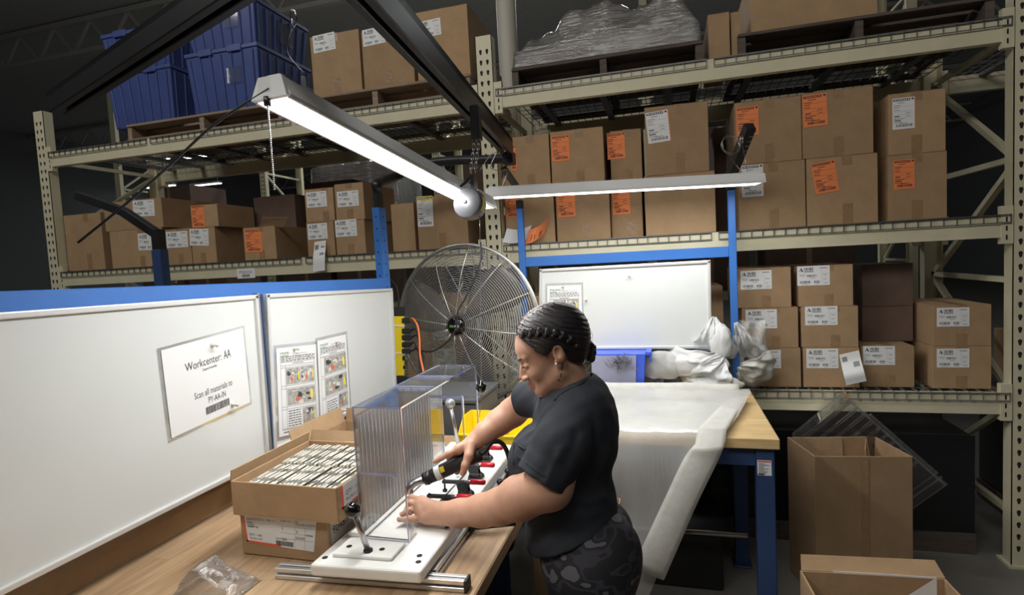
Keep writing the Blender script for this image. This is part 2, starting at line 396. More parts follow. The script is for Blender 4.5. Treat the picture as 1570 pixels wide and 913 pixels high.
# rack label on the beam, part of the rack
p = at(377, 418, y=RY-.002)
mb = MB(); w, h = .155, .06; mb.box(p.x-w/2, p.x+w/2, RY-.0022, RY-.0006, p.z-.042, p.z+.03)
mb.text('PYDOCK', .028, (p.x-.001, RY-.0026, p.z-.008), (1, 0, 0), (0, 0, 1), 1, 'CENTER')
for i in range(17):
    mb.box(p.x-.034+i*.004, p.x-.034+i*.004+random.choice((.0015, .0026)), RY-.0027, RY-.0023, p.z-.034, p.z-.014, 1)
o = mb.build('location_label', ['paper', 'ink'], rack); o['label'] = 'white PYDOCK label with barcode'

# ---------------------------------------------------------------- label meshes (shared)
def rnd_bars(mb, x0, x1, z0, z1, y=-.0011, m=1, n=16):
    x = x0; st = (x1-x0)/n
    for i in range(n):
        w = st*random.choice((.35, .55, .75)); mb.add([(x, y, z0), (x+w, y, z0), (x+w, y, z1), (x, y, z1)], [(0,1,2,3)], m); x += st
def dash(mb, x0, x1, z, h, m=2, y=-.0011, n=3):
    x = x0; k = 0
    while x < x1 and k < 30:
        w = min((x1-x0)/n*random.uniform(.5, .95), x1-x); mb.add([(x, y, z), (x+w, y, z), (x+w, y, z+h), (x, y, z+h)], [(0,1,2,3)], m); x += w+(x1-x0)*.04; k += 1
def lab_base(m=0):
    mb = MB(); mb.box(-.5, .5, -.001, 0, -.5, .5, m); return mb
def logo_mark(mb, x, z, s, y=-.0012, asp=1, m=1):   # the open triangle mark
    a = s*asp
    mb.add([(x, y, z), (x+.28*a, y, z), (x+.62*a, y, z+.9*s), (x+.5*a, y, z+s)], [(0,1,2,3)], 2)
    mb.add([(x+.62*a, y, z), (x+1.05*a, y, z), (x+.52*a, y, z+s), (x+.40*a, y, z+s*.85)], [(0,1,2,3)], m)
LM = {}
def make_labels():
    mb = lab_base(); logo_mark(mb, -.44, .22, .2, asp=.62)
    rnd_bars(mb, -.28, .0, .26, .42); dash(mb, -.28, .0, .19, .04, 1)
    dash(mb, -.45, -.25, .05, .025); dash(mb, -.42, -.26, -.02, .025)
    rnd_bars(mb, -.2, .1, -.06, .05); dash(mb, -.1, .05, -.13, .025)
    rnd_bars(mb, -.42, -.1, -.38, -.26); rnd_bars(mb, .02, .2, -.38, -.26); dash(mb, -.36, -.14, -.44, .025); dash(mb, .05, .18, -.44, .025)
    dash(mb, .2, .42, .36, .05, 2)
    for z in (.12, -.1, -.3): mb.box(.25, .47, -.0012, -.001, z, z+.006, 2)
    mb.box(.25, .254, -.0012, -.001, -.42, .3, 2); dash(mb, .3, .43, .02, .03); dash(mb, .3, .4, -.2, .03); dash(mb, .3, .44, -.4, .03)
    LM['white'] = (mb, ['paper', 'ink', 'grey_ink'])
    def tall(paper, extra):
        mb = lab_base(0)
        mb.box(-.46, .3, -.0012, -.001, .40, .47, 1); dash(mb, -.42, .26, .42, .03, 0, -.0014, 7)
        mb.add([(.34, -.0012, .47), (.46, -.0012, .47), (.46, -.0012, .40)], [(2,1,0)], 1)
        mb.add([(.36, -.0012, .42), (.40, -.0012, .47), (.43, -.0012, .45), (.39, -.0012, .41)], [(0,3,2,1)], 1)
        for z, x1 in ((.33, -.05), (.25, -.2), (.18, -.3), (.1, -.28), (-.18, -.1), (-.3, -.18)): dash(mb, -.44+(.18 if z == .33 else 0), x1+.1, z, .022, 2)
        for z in (.22, .06, -.04, -.14): mb.box(-.45, .46, -.0012, -.001, z, z+.005, 2)
        mb.box(-.42, -.18, -.0012, -.001, -.1, -.07, 1); mb.box(-.42, -.12, -.0012, -.001, -.24, -.21, 1)
        mb.box(.1, .105, -.0012, -.001, -.2, .06, 2); dash(mb, .12, .3, 0, .02); dash(mb, .14, .3, -.1, .02)
        rnd_bars(mb, -.34, .4, -.43, -.34, n=26); dash(mb, -.15, .2, -.32, .02)
        return mb
    LM['orange'] = (tall(0, 0), ['orange_paper', 'ink', 'ink'])
    mb = tall(0, 0); mb.box(.47, .53, -.0009, 0, -.5, .5, 3); LM['whitetall'] = (mb, ['paper', 'ink', 'grey_ink', 'orange_paper'])
    mb = tall(0, 0); mb.box(-.5, .5, -.00105, -.001, .34, .5, 3); mb.box(-.42, .3, -.0013, -.00105, .41, .46, 1); LM['yellowtop'] = (mb, ['paper', 'ink', 'grey_ink', 'yellow_paper'])
make_labels(); LMESH = {}
def put_label(kind, parent, loc, w, h, tilt=0, name='paper_label'):
    if kind not in LMESH:
        o = LM[kind][0].build(name, LM[kind][1]); LMESH[kind] = o.data
    else:
        o = bpy.data.objects.new(name, LMESH[kind]); COL.objects.link(o)
    o.parent = parent; o.location = loc; o.scale = (w, 1, h); o.rotation_euler = (0, tilt, 0)
    o['label'] = {'white': 'white shipping label with barcodes', 'orange': 'orange routing tag with barcode', 'whitetall': 'tall white tag with orange edge', 'yellowtop': 'white tag with yellow header'}[kind]
    return o

CARTONS = []
def carton(label, pxl, pxr, pyt, zb, y=3.42, dep=.42, labs=(), group='cartons on the pallet rack', rz=0, tape=None, m='card', tapetop=True):
    """closed carton; front face seen between pixels pxl..pxr with its top edge at pyt, standing on zb"""
    pm = at((pxl+pxr)/2, pyt, y=y); zt = pm.z; pb = (at((pxl+pxr)/2, 456, y=y))
    # row of the middle of the face
    lo, hi = pyt, pyt+600
    for _ in range(30):
        mid = (lo+hi)/2
        if at((pxl+pxr)/2, mid, y=y).z > (zb+zt)/2: lo = mid
        else: hi = mid
    x0 = at(pxl, mid, y=y).x; x1 = at(pxr, mid, y=y).x
    for ux_ in UPX+(4.5,):
        if x0 < ux_+.062 and x1 > ux_-.062 and y < 4.5:
            if (x0+x1)/2 > ux_: x0 = ux_+.064
            else: x1 = ux_-.064
    w = x1-x0; h = zt-zb; xc = (x0+x1)/2
    t = thing('carton', label, 'box', (xc, y+dep/2, zb), group, rz)
    mb = MB(); mb.box(-w/2, w/2, -dep/2, dep/2, 0, h-.003); g = .0015
    mb.box(-w/2, w/2, -dep/2, -g, h-.003, h); mb.box(-w/2, w/2, g, dep/2, h-.003, h)
    mb.build('carton_body', m, t, bevel=.004, local=True)
    if tape is not False:
        tm = MB(); tw = .05; f = -dep/2
        u = (tape or 0)*w
        tm.box(u-tw/2, u+tw/2, f-.0006, f, .0, h*.30); tm.build('tape', 'tape', t, local=True)
        tm = MB(); tm.box(u-tw/2, u+tw/2, f-.0006, f, h*.86, h); tm.box(u-tw/2, u+tw/2, f-.0006, dep/2, h, h+.0006); tm.build('tape', 'tape', t, local=True)
    for (kind, a, b, c, d, tl) in labs:      # pixel rect a..c, b..d
        q = at((a+c)/2, (b+d)/2, y=y); lw = at(c, (b+d)/2, y=y).x-at(a, (b+d)/2, y=y).x; lh = at((a+c)/2, b, y=y).z-at((a+c)/2, d, y=y).z
        put_label(kind, t, (q.x-xc, -dep/2-.0009, q.z-zb), lw, lh, R(tl))
    CARTONS.append(t); t['h'] = 0; del t['h']
    return zb+h+.001
G2 = 'tagged cartons on the middle deck of the right bay'
# right bay, middle deck, lower row
za1 = carton('lower brown carton at the left end of the right bay, orange tag at its left', 760, 850, 294, Z2, 3.43, .45, [('orange', 776, 300, 794, 334, 0)], G2)
za2 = carton('lower carton with orange tag directly above the small curled orange paper', 853, 935, 288, Z2, 3.43, .45, [('orange', 855, 293, 882, 333, 0)], G2, tape=.05)
za3 = carton('narrow lower carton set back between the orange tagged one and the big bright one', 937, 985, 285, Z2, 3.47, .45, [('orange', 939, 288, 966, 329, 0)], G2, tape=.1)
za4 = carton('large plain bright carton behind the second lamp', 989, 1097, 266, Z2, 3.40, .5, [], G2, tape=False)
za5 = carton('big lower carton with a white tag right of the blue post', 1133, 1235, 249, Z2, 3.42, .5, [('whitetall', 1137, 253, 1170, 302, 0)], G2, tape=.03)
za6 = carton('big lower carton with a tilted orange tag near the right end', 1237, 1346, 239, Z2, 3.42, .5, [('orange', 1247, 248, 1283, 296, -7)], G2, tape=.08)
# upper row
carton('upper carton at the left end of the right bay, half behind the black rail end', 757, 843, 209, za1, 3.43, .45, [('orange', 783, 223, 792, 262, 0)], G2, tape=.1)
carton('upper carton with orange tag nearest the tall post on its right row', 845, 926, 198, za2, 3.43, .45, [('orange', 846, 208, 873, 247, 0)], G2, tape=.05)
carton('upper carton with orange tag beside the tilted white tagged box', 936, 984, 199, za3, 3.48, .45, [('orange', 931, 204, 958, 244, 0)], G2, tape=.05)
carton('upper carton with a white tag, set slightly askew on the bright carton', 988, 1085, 160, za4, 3.40, .42, [('whitetall', 990, 171, 1024, 219, -4)], G2, rz=R(1.5), tape=.05)
carton('upper carton with an orange tag behind the coiled wire', 1127, 1229, 152, za5, 3.42, .5, [('orange', 1129, 164, 1163, 208, 0)], G2, tape=.02)
carton('topmost carton at right with an orange tag and a scuff', 1230, 1339, 137, za6, 3.42, .5, [('orange', 1231, 145, 1268, 194, -2)], G2, tape=.02)
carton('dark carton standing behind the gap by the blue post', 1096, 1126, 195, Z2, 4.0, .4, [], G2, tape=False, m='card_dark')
# left bay, middle deck
G3 = 'cartons on the middle deck of the left bay'
zc1 = carton('lower small carton at the photo left edge with a white label', 170, 250, 352, Z2, 3.43, .5, [('white', 212, 358, 240, 384, 2)], G3, tape=.1)
zc2 = carton('lower small carton with white label behind the dark blue post', 252, 293, 351, Z2, 3.43, .5, [('white', 255, 355, 288, 380, 1)], G3, tape=.1)
zc3 = carton('lower small carton with a white label tilted, third from left', 294, 331, 349, Z2, 3.43, .5, [('white', 291, 351, 320, 377, 4)], G3, tape=-.05)
carton('upper carton at the photo left edge with white label', 160, 249, 307, zc1, 3.43, .6, [('white', 204, 307, 237, 332, 2)], G3, tape=.1)
carton('upper small carton with a pale orange tag and long dark side', 293, 334, 314, zc3, 3.43, .38, [('orange', 294, 315, 314, 349, 1)], G3, tape=False)
zc4 = carton('single small carton with pale orange tag in front of the dark box', 374, 423, 348, Z2, 3.42, .42, [('orange', 376, 352, 402, 387, 2)], G3, tape=.05)
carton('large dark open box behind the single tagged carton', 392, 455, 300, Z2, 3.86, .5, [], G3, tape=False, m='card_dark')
carton('pale carton peeping over the large dark box', 388, 440, 276, Z2, 4.5, .3, [], G3, tape=False) if False else None
zs1 = carton('bottom left carton of the two by two stack, white label', 471, 513, 340, Z2, 3.42, .45, [('white', 472, 343, 502, 367, 0)], G3, tape=.2)
zs2 = carton('bottom right carton of the two by two stack, white label', 515, 560, 338, Z2, 3.42, .45, [('white', 514, 337, 547, 363, 0)], G3, tape=0)
carton('top left carton of the two by two stack, white label', 468, 512, 289, zs1, 3.42, .45, [('white', 470, 294, 501, 318, 0)], G3, tape=.2)
carton('top right carton of the two by two stack, creased white label', 514, 558, 281, zs2, 3.42, .45, [('white', 517, 293, 550, 317, 0)], G3, tape=0)
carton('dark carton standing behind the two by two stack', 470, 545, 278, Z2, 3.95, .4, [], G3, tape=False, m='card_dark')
carton('large carton with a yellow headed tag above the fan', 640, 717, 300, Z2, 3.42, .5, [('yellowtop', 640, 301, 664, 348, 1)], G3, tape=0)
carton('dim carton left of the yellow tagged one behind the blue post', 601, 636, 312, Z2, 3.50, .5, [], G3, tape=False)
carton('carton far left of the left bay with a white label', 60, 158, 330, Z2, 3.43, .5, [], G3, tape=.1)
# right bay, lower deck
G4 = 'labelled cartons on the lower deck of the right bay'
z = carton('bottom carton of the left column right of the blue post', 1147, 1228, 534, Z1, 3.42, .45, [('white', 1150, 537, 1197, 565, 0)], G4, tape=0)
z = carton('middle carton of the left column right of the blue post', 1138, 1224, 472, z, 3.42, .45, [('white', 1143, 475, 1191, 504, 0)], G4, tape=.1)
z = carton('top carton of the left column right of the blue post', 1128, 1213, 411, z, 3.42, .45, [('white', 1135, 415, 1183, 444, 0)], G4, tape=.05)
z = carton('bottom carton of the middle column, curled label hanging at its corner', 1232, 1318, 533, Z1, 3.42, .45, [('white', 1236, 535, 1285, 565, 0)], G4, tape=False)
z = carton('middle carton of the middle column on the lower deck', 1229, 1316, 470, z, 3.42, .45, [('white', 1234, 470, 1284, 499, 0)], G4, tape=.1)
z = carton('top carton of the middle column on the lower deck', 1225, 1308, 407, z, 3.42, .45, [('white', 1222, 408, 1272, 438, 0)], G4, tape=.05)
z = carton('low carton right of the columns on the lower deck', 1320, 1402, 531, Z1, 3.44, .45, [('white', 1323, 531, 1372, 560, 0)], G4, tape=.05)
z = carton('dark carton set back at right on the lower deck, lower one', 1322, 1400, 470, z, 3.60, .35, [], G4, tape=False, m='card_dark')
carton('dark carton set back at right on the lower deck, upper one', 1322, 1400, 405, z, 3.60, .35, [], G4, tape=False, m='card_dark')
carton('dim carton between the second whiteboard and the blue post', 1040, 1110, 440, Z1, 3.62, .4, [], G4, tape=False)
G5 = 'cartons behind the fan'
z = carton('low brown carton behind the fan centre with a white label', 625, 735, 530, Z1, 3.44, .5, [('white', 664, 535, 700, 580, 0)], G5, tape=0)
carton('upper brown carton behind the fan centre', 640, 738, 455, z, 3.44, .5, [('white', 664, 500, 690, 522, 0)], G5, tape=0)
z = carton('low brown carton behind the right side of the fan', 772, 850, 530, Z1, 3.44, .5, [('white', 782, 537, 806, 582, 0)], G5, tape=False)
carton('upper brown carton behind the right side of the fan', 772, 850, 455, z, 3.44, .5, [('white', 776, 462, 800, 512, 0)], G5, tape=False)
# cartons beyond the right edge of the photo
z = carton('lower carton beyond the right photo edge on the middle deck', 1362, 1452, 235, Z2, 3.42, .5, [('orange', 1370, 245, 1402, 290, 0)], G2, tape=0)
carton('upper carton beyond the right photo edge on the middle deck', 1362, 1450, 140, z, 3.42, .5, [('whitetall', 1368, 150, 1402, 198, 0)], G2, tape=0)
z = carton('lower carton right of the last post, beyond the photo', 1600, 1700, 520, Z1, 3.42, .45, [], G4)
z = carton('low carton left of the last post on the lower deck, beyond the photo', 1430, 1520, 531, Z1, 3.42, .45, [('white', 1436, 535, 1486, 564, 0)], G4, tape=0)
carton('upper carton left of the last post on the lower deck, beyond the photo', 1430, 1520, 468, z, 3.42, .45, [('white', 1436, 472, 1486, 501, 0)], G4, tape=0)

# flap of the single carton standing up, and white paper curls
def paper_curl(name, label, pts, w, wv, mats=('paper', 'ink'), thick=.0008, marks=None, cat='label', group=None):
    """curled strip: centre line pts, width vector wv"""
    P = catmull(pts, 6); wv = Vector(wv).normalized()*w/2; mb = MB()
    vs = []; th = Vector((0, thick, 0))
    for p in P: vs += [p-wv, p+wv]
    vb = [v+th for v in vs]; n = len(P)
    fs = [(2*i, 2*i+1, 2*i+3, 2*i+2) for i in range(n-1)]
    mb.add(vs, fs, 0, True); mb.add(vb, [f[::-1] for f in fs], 0, True)
    mb.add(vs+vb, [(2*i, 2*i+2, 2*i+2+2*n, 2*i+2*n) for i in range(n-1)]+[(2*i+3, 2*i+1, 2*i+1+2*n, 2*i+3+2*n) for i in range(n-1)], 0)
    if marks:
        for (i, a, b, c) in marks:      # segment i, across a..b, material c
            q0, q1 = P[i], P[i+1]; off = Vector((0, -.0008, 0))
            for k in range(5):
                t0 = a+(b-a)*k/5; t1 = t0+(b-a)/5*.6
                mb.add([q0+wv*(2*t0-1)+off, q0+wv*(2*t1-1)+off, q1+wv*(2*t1-1)+off, q1+wv*(2*t0-1)+off], [(0,1,2,3)], c)
    o = mb.build(name, list(mats)); tag(o, label, cat, group); return o
y = 3.36
paper_curl('curled_label', 'white curled address label hanging from the lower left stack over the beam', [at(491, 370, y=3.414), at(490, 385, y=3.400), at(489, 394, y=3.338), at(489, 416, y=3.330)], .095, (1, 0, .06), marks=[(2, .1, .4, 1), (3, .1, .4, 1), (4, .1, .4, 1), (8, .55, .9, 1), (9, .55, .9, 1), (10, .55, .9, 1), (3, .6, .9, 1)])
paper_curl('curled_label', 'white curled address label at the corner of the bottom middle carton', [at(1302, 541, y=3.414), at(1305, 556, y=3.40), at(1309, 572, y=3.335), at(1313, 588, y=3.335)], .10, (1, 0, .25), marks=[(2, .1, .35, 1), (3, .1, .35, 1), (4, .1, .35, 1), (6, .6, .9, 1), (7, .6, .9, 1), (8, .6, .9, 1)])
paper_curl('curled_tag', 'orange curled tag lying loose against the lower left cartons', [at(838, 347, y=3.40), at(828, 355, y=3.36), at(818, 361, y=3.335), at(808, 364, y=3.34)], .095, (.32, 0, .95), mats=('orange_paper', 'ink'), marks=[(4, .1, .5, 1), (5, .1, .5, 1), (10, .2, .5, 1), (13, .2, .6, 1)], cat='tag')
paper_curl('paper_sheet', 'loose white sheet under the orange curled tag on the rack deck', [at(812, 356, y=3.41), at(800, 361, y=3.39), at(788, 363, y=3.36), at(774, 361, y=3.34)], .09, (.3, .1, .9), mats=('paper', 'ink'), cat='paper')
mb = MB(); a = [at(398, 347, y=3.45), at(435, 349, y=3.45), at(441, 334, y=3.40), at(402, 334, y=3.40)]; mb.slab(*a, .003)
o = mb.build('carton_flap', 'card'); tag(o, 'loose cardboard flap standing on the single tagged carton', 'cardboard')

# ---------------------------------------------------------------- pallets and loads on the top deck
def pallet(label, x0, x1, zb, y0=3.40, dep=1.0, m='pallet', h=.125, group='wooden pallets on the top deck'):
    zb += .001
    t = thing('pallet', label, 'pallet', ((x0+x1)/2, y0+dep/2, zb), group); w = x1-x0
    mb = MB()
    n = 6
    for i in range(n):
        y = y0+dep*i/n; mb.box(x0, x1, y, y+dep/n*.72, zb+h-.018, zb+h)
    mb.build('top_boards', m, t, bevel=.003)
    for x in (x0, (x0+x1)/2-.02, x1-.04): MB().box(x, x+.04, y0+.01, y0+dep-.02, zb+.016, zb+h-.018).build('stringer', m, t)
    mb = MB()
    for y in (y0, y0+dep*.45, y0+dep*.86): mb.box(x0, x1, y, y+.09, zb, zb+.016)
    mb.build('bottom_boards', m, t)
    return zb+h
def tote(label, x0, x1, y0, y1, z0, z1, lid=True, group='blue plastic totes on the top left pallet', m='bluebin', window=True):
    t = thing('plastic_tote', label, 'tote', ((x0+x1)/2, (y0+y1)/2, z0), group); mb = MB(); tp = .035
    a = [(x0+tp, y0+tp, z0), (x1-tp, y0+tp, z0), (x1-tp, y1-tp, z0), (x0+tp, y1-tp, z0)]; zt = z1-.03
    b = [(x0+.008, y0+.008, zt), (x1-.008, y0+.008, zt), (x1-.008, y1-.008, zt), (x0+.008, y1-.008, zt)]; mb.hexa(a, b)
    n = 6                                  # ribs down the front and right side
    for i in range(n+1):
        u = .06+.88*i/n
        lo = Vector(a[0]).lerp(Vector(a[1]), u); hi = Vector(b[0]).lerp(Vector(b[1]), u); mb.bar(lo+Vector((0, -.004, .01)), hi+Vector((0, -.004, -.01)), .012, .012, (0, 1, 0))
        lo = Vector(a[1]).lerp(Vector(a[2]), u); hi = Vector(b[1]).lerp(Vector(b[2]), u); mb.bar(lo+Vector((.004, 0, .01)), hi+Vector((.004, 0, -.01)), .012, .012, (1, 0, 0))
    mb.build('tub', m, t, bevel=.004)
    mb = MB(); mb.box(x0, x1, y0, y1, zt, z1)
    for u in (.3, .7):
        x = x0+(x1-x0)*u; mb.box(x-.06, x+.06, y0-.008, y0+.01, zt-.012, z1+.008)
    mb.build('rim', m, t, bevel=.004)
    if window:
        mb = MB(); c = ((x0+x1)/2+(x1-x0)*.16, (z0+z1)/2+.03); mb.box(c[0]-.06, c[0]+.06, y0+.004, y0+.012, c[1]-.055, c[1]+.055); mb.build('label_pouch', 'pouch', t)
        mb = MB(); yc = (y0+y1)/2+.1; mb.box(x1-.012, x1-.004, yc-.14, yc-.0, c[1]-.1, c[1]+.06); mb.build('label_pouch', 'pouch', t)
    return z1
L0 = -4.35; pz = pallet('wooden pallet under the blue totes at top left', -3.95, -2.55, Z3, 3.38)
xa = [at(300, 110, y=3.5).x, at(405, 110, y=3.5).x]
GT = 'blue plastic totes on the top left pallet'
zt = tote('lower blue ribbed tote with clear label pouch above the mesh', xa[0]-.02, xa[1]+.02, 3.42, 4.05, pz, at(330, 78, y=3.45).z)
tote('upper blue ribbed tote stacked at the top left, cut by the photo top', xa[0]+.0, xa[1]+.02, 3.42, 4.05, zt+.001, zt+.32)
xb = [at(175, 130, y=3.5).x, at(276, 130, y=3.5).x]
zt2 = tote('blue ribbed tote at far left behind the black rail', xb[0], xb[1], 3.42, 4.05, pz if False else pz, at(240, 103, y=3.45).z, window=False)
tote('blue tote on top of the far left one behind the black rail', xb[0], xb[1], 3.42, 4.05, zt2+.001, zt2+.3, window=False)
pz2 = pallet('wooden pallet under the three white labelled cartons at the top', -2.5, -1.16, Z3, 3.38)
GP = 'white labelled cartons on the top left pallet'
carton('left one of the three white labelled cartons on the top pallet', 478, 553, 50, pz2, 3.42, .55, [('white', 480, 52, 514, 79, -2)], GP)
carton('middle one of the three white labelled cartons on the top pallet', 556, 634, 42, pz2, 3.42, .55, [('white', 556, 43, 590, 69, -2)], GP)
carton('right one of the three white labelled cartons on the top pallet', 638, 719, 12, pz2, 3.42, .55, [('white', 637, 31, 676, 57, -2)], GP, tape=False)
def open_carton(name, label, x0, x1, y0, y1, z0, z1, flaps=(), m='card', group=None, th=.004, cat='box'):
    t = thing(name, label, cat, ((x0+x1)/2, (y0+y1)/2, z0), group); mb = MB()
    mb.box(x0, x1, y0, y1, z0, z0+th); mb.box(x0, x1, y0, y0+th, z0+th, z1); mb.box(x0, x1, y1-th, y1, z0+th, z1)
    mb.box(x0, x0+th, y0+th, y1-th, z0+th, z1); mb.box(x1-th, x1, y0+th, y1-th, z0+th, z1); mb.build('carton_body', m, t, bevel=.0015)
    for (sd, ln, ang) in flaps:
        a = R(ang); dz = math.sin(a)*ln; dh = math.cos(a)*ln; mb = MB(); g = .003
        q = {'x-': [(x0, y0+g, z1), (x0, y1-g, z1), (x0-dh, y1-g, z1+dz), (x0-dh, y0+g, z1+dz)], 'x+': [(x1, y1-g, z1), (x1, y0+g, z1), (x1+dh, y0+g, z1+dz), (x1+dh, y1-g, z1+dz)],
             'y-': [(x1-g, y0, z1), (x0+g, y0, z1), (x0+g, y0-dh, z1+dz), (x1-g, y0-dh, z1+dz)], 'y+': [(x0+g, y1, z1), (x1-g, y1, z1), (x1-g, y1+dh, z1+dz), (x0+g, y1+dh, z1+dz)]}[sd]
        mb.slab(*q, th*.9); mb.build('flap', m, t)
    return t
px = at(722, 90, y=3.5).x
open_carton('open_carton', 'tall narrow open carton with flaps up beside the perforated post', -1.47, -1.22, 3.99, 4.35, pz2+.001, 3.19, [('x-', .12, 70), ('y-', .1, 95)], group=None)
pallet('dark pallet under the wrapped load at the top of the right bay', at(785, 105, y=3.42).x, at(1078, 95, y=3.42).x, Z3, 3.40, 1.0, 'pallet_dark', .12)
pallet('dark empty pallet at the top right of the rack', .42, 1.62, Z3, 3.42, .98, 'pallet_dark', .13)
carton('tall brown carton between the wrapped load and the empty pallet', 1086, 1119, 20, Z3, 3.44, .5, [], 'cartons on the top deck', tape=False)
carton('narrow brown carton left of the empty pallet at the top right', 1121, 1134, 18, Z3, 3.46, .4, [], 'cartons on the top deck', tape=False)
carton('long brown carton lying on the empty pallet at the top right', 1150, 1345, -60, Z3+.134, 3.5, .6, [], 'cartons on the top deck', tape=False)

# stretch-wrapped load: crumpled film heap over dark flat boards
x0, x1 = at(788, 100, y=3.45).x, at(1076, 90, y=3.45).x; zb = Z3+.124
t = thing('wrapped_load', 'stretch wrapped low load of dark boards with crumpled clear film on top', 'wrapped load', ((x0+x1)/2, 3.9, zb))
mb = MB()
for k in range(3): mb.box(x0+.015+.01*k, x1-.015-.008*k, 3.43+.01*k, 4.3, zb+.035*k, zb+.035*k+.03)
mb.build('dark_boards', 'card_dark', t, bevel=.004)
def heap(x0, x1, y0, y1, zb, hfun, amp, nx=70, ny=44, seed=0, skirt=.0, skz=0):
    mb = MB(); vs = []
    for j in range(ny+1):
        for i in range(nx+1):
            u, v = i/nx, j/ny; x = x0+(x1-x0)*u; y = y0+(y1-y0)*v
            e = min(1, min(u, 1-u, v, 1-v)*9)
            n = mnoise.fractal(Vector((x*5+seed, y*5, seed)), 1.0, 2.2, 5); r = 1-abs(mnoise.noise(Vector((x*9+seed, y*7, 3.1+seed))))*2
            z = zb+e*(hfun(u, v)+amp*(n+.5*r))
            if e <= 0: z = zb-skz
            vs.append((x+amp*.4*mnoise.noise(Vector((x*8, y*8, seed+9)))*e, y+amp*.4*mnoise.noise(Vector((x*8, y*8, seed+19)))*e, max(z, zb-skz)))
    fs = [(j*(nx+1)+i, j*(nx+1)+i+1, (j+1)*(nx+1)+i+1, (j+1)*(nx+1)+i) for j in range(ny) for i in range(nx)]
    mb.add(vs, fs, 0, True); return mb
def hf(u, v): return .03+.20*math.exp(-((u-.45)/.28)**2)+.20*math.exp(-((u-.86)/.16)**2)
o = heap(x0, x1, 3.415, 4.35, zb+.1, hf, .05, seed=3, skz=.095, nx=110, ny=60).build('film_wrap', 'wrap', t)

# building column behind the rack
p = at(777, 60, y=4.75); mb = MB(); mb.cyl((p.x, 4.78, 0), (p.x, 4.78, 7.2), .085, n=24)
tag(mb.build('building_column', mat('column_cream', (.60, .58, .50), .5)), 'round cream building column rising behind the rack post', 'column', kind='structure')
# ---------------------------------------------------------------- rack across the next aisle, dim
rk2 = thing('pallet_rack', 'second cream pallet rack seen dimly through the first one', 'shelving', (-3.2, 7.6, 0))
for x in (-9.2, -6.2, -3.2, -.2, 2.8): upright(x, rk2, 7.6, 8.6, 5.0, holes=(x in (-3.2, -6.2)))
for a, b in ((-9.1, -6.3), (-6.1, -3.3), (-3.1, -.3), (-.1, 2.7)):
    for z in (1.2, 2.5, 3.9): beam(a, b, 7.6, z, rk2); beam(a, b, 8.6, z, rk2, -1)
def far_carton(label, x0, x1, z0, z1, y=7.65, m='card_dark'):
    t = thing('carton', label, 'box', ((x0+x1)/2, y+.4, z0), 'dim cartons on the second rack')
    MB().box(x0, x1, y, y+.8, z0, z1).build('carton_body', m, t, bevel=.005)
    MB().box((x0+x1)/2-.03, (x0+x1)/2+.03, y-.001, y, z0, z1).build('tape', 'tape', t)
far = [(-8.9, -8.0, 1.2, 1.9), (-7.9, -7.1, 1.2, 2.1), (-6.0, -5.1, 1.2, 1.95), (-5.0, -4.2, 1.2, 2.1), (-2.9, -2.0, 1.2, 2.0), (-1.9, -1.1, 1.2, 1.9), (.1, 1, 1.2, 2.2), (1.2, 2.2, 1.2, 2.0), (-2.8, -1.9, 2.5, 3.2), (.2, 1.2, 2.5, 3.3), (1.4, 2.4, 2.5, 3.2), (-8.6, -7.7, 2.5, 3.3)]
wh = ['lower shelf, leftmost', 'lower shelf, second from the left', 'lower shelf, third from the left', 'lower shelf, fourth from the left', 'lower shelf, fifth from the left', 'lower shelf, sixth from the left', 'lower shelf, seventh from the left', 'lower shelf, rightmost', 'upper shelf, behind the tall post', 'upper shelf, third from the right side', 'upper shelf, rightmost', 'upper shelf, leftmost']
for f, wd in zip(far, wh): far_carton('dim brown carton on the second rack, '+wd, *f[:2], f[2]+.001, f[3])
t = thing('wrapped_load', 'tall silver wrapped load seen through the left bay behind the stack', 'wrapped load', (-4.6, 8.1, 2.501))
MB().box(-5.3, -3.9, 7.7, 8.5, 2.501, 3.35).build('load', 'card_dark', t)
heap(-5.35, -3.85, 7.62, 8.55, 3.3, lambda u, v: .12, .12, seed=8, skz=.8, nx=60, ny=40).build('film_wrap', 'wrap', t)
# ================================================================ ASSEMBLY BENCH (left)
BZ = .92; JX0, JX1 = -.895, -.598
ben = thing('assembly_workbench', 'blue framed assembly workbench with worn wooden top and overhead crossbar', 'workbench', (-1.1, 1.0, 0))
mb = MB(); mb.box(-1.80, -.475, -.55, 2.38, BZ-.045, BZ); mb.build('bench_top', 'bench', ben, bevel=.004)
for (x, y) in ((-1.74, -.45), (-.56, -.45), (-1.74, 2.28), (-.56, 2.28), (-.56, .9), (-1.74, .9)):
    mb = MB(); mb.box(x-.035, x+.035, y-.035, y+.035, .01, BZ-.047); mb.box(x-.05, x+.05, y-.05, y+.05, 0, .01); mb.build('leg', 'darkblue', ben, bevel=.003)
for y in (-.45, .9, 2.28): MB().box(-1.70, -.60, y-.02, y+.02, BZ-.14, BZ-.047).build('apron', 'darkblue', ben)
MB().box(-.59, -.53, -.41, 2.24, BZ-.14, BZ-.047).build('apron', 'darkblue', ben) if False else None
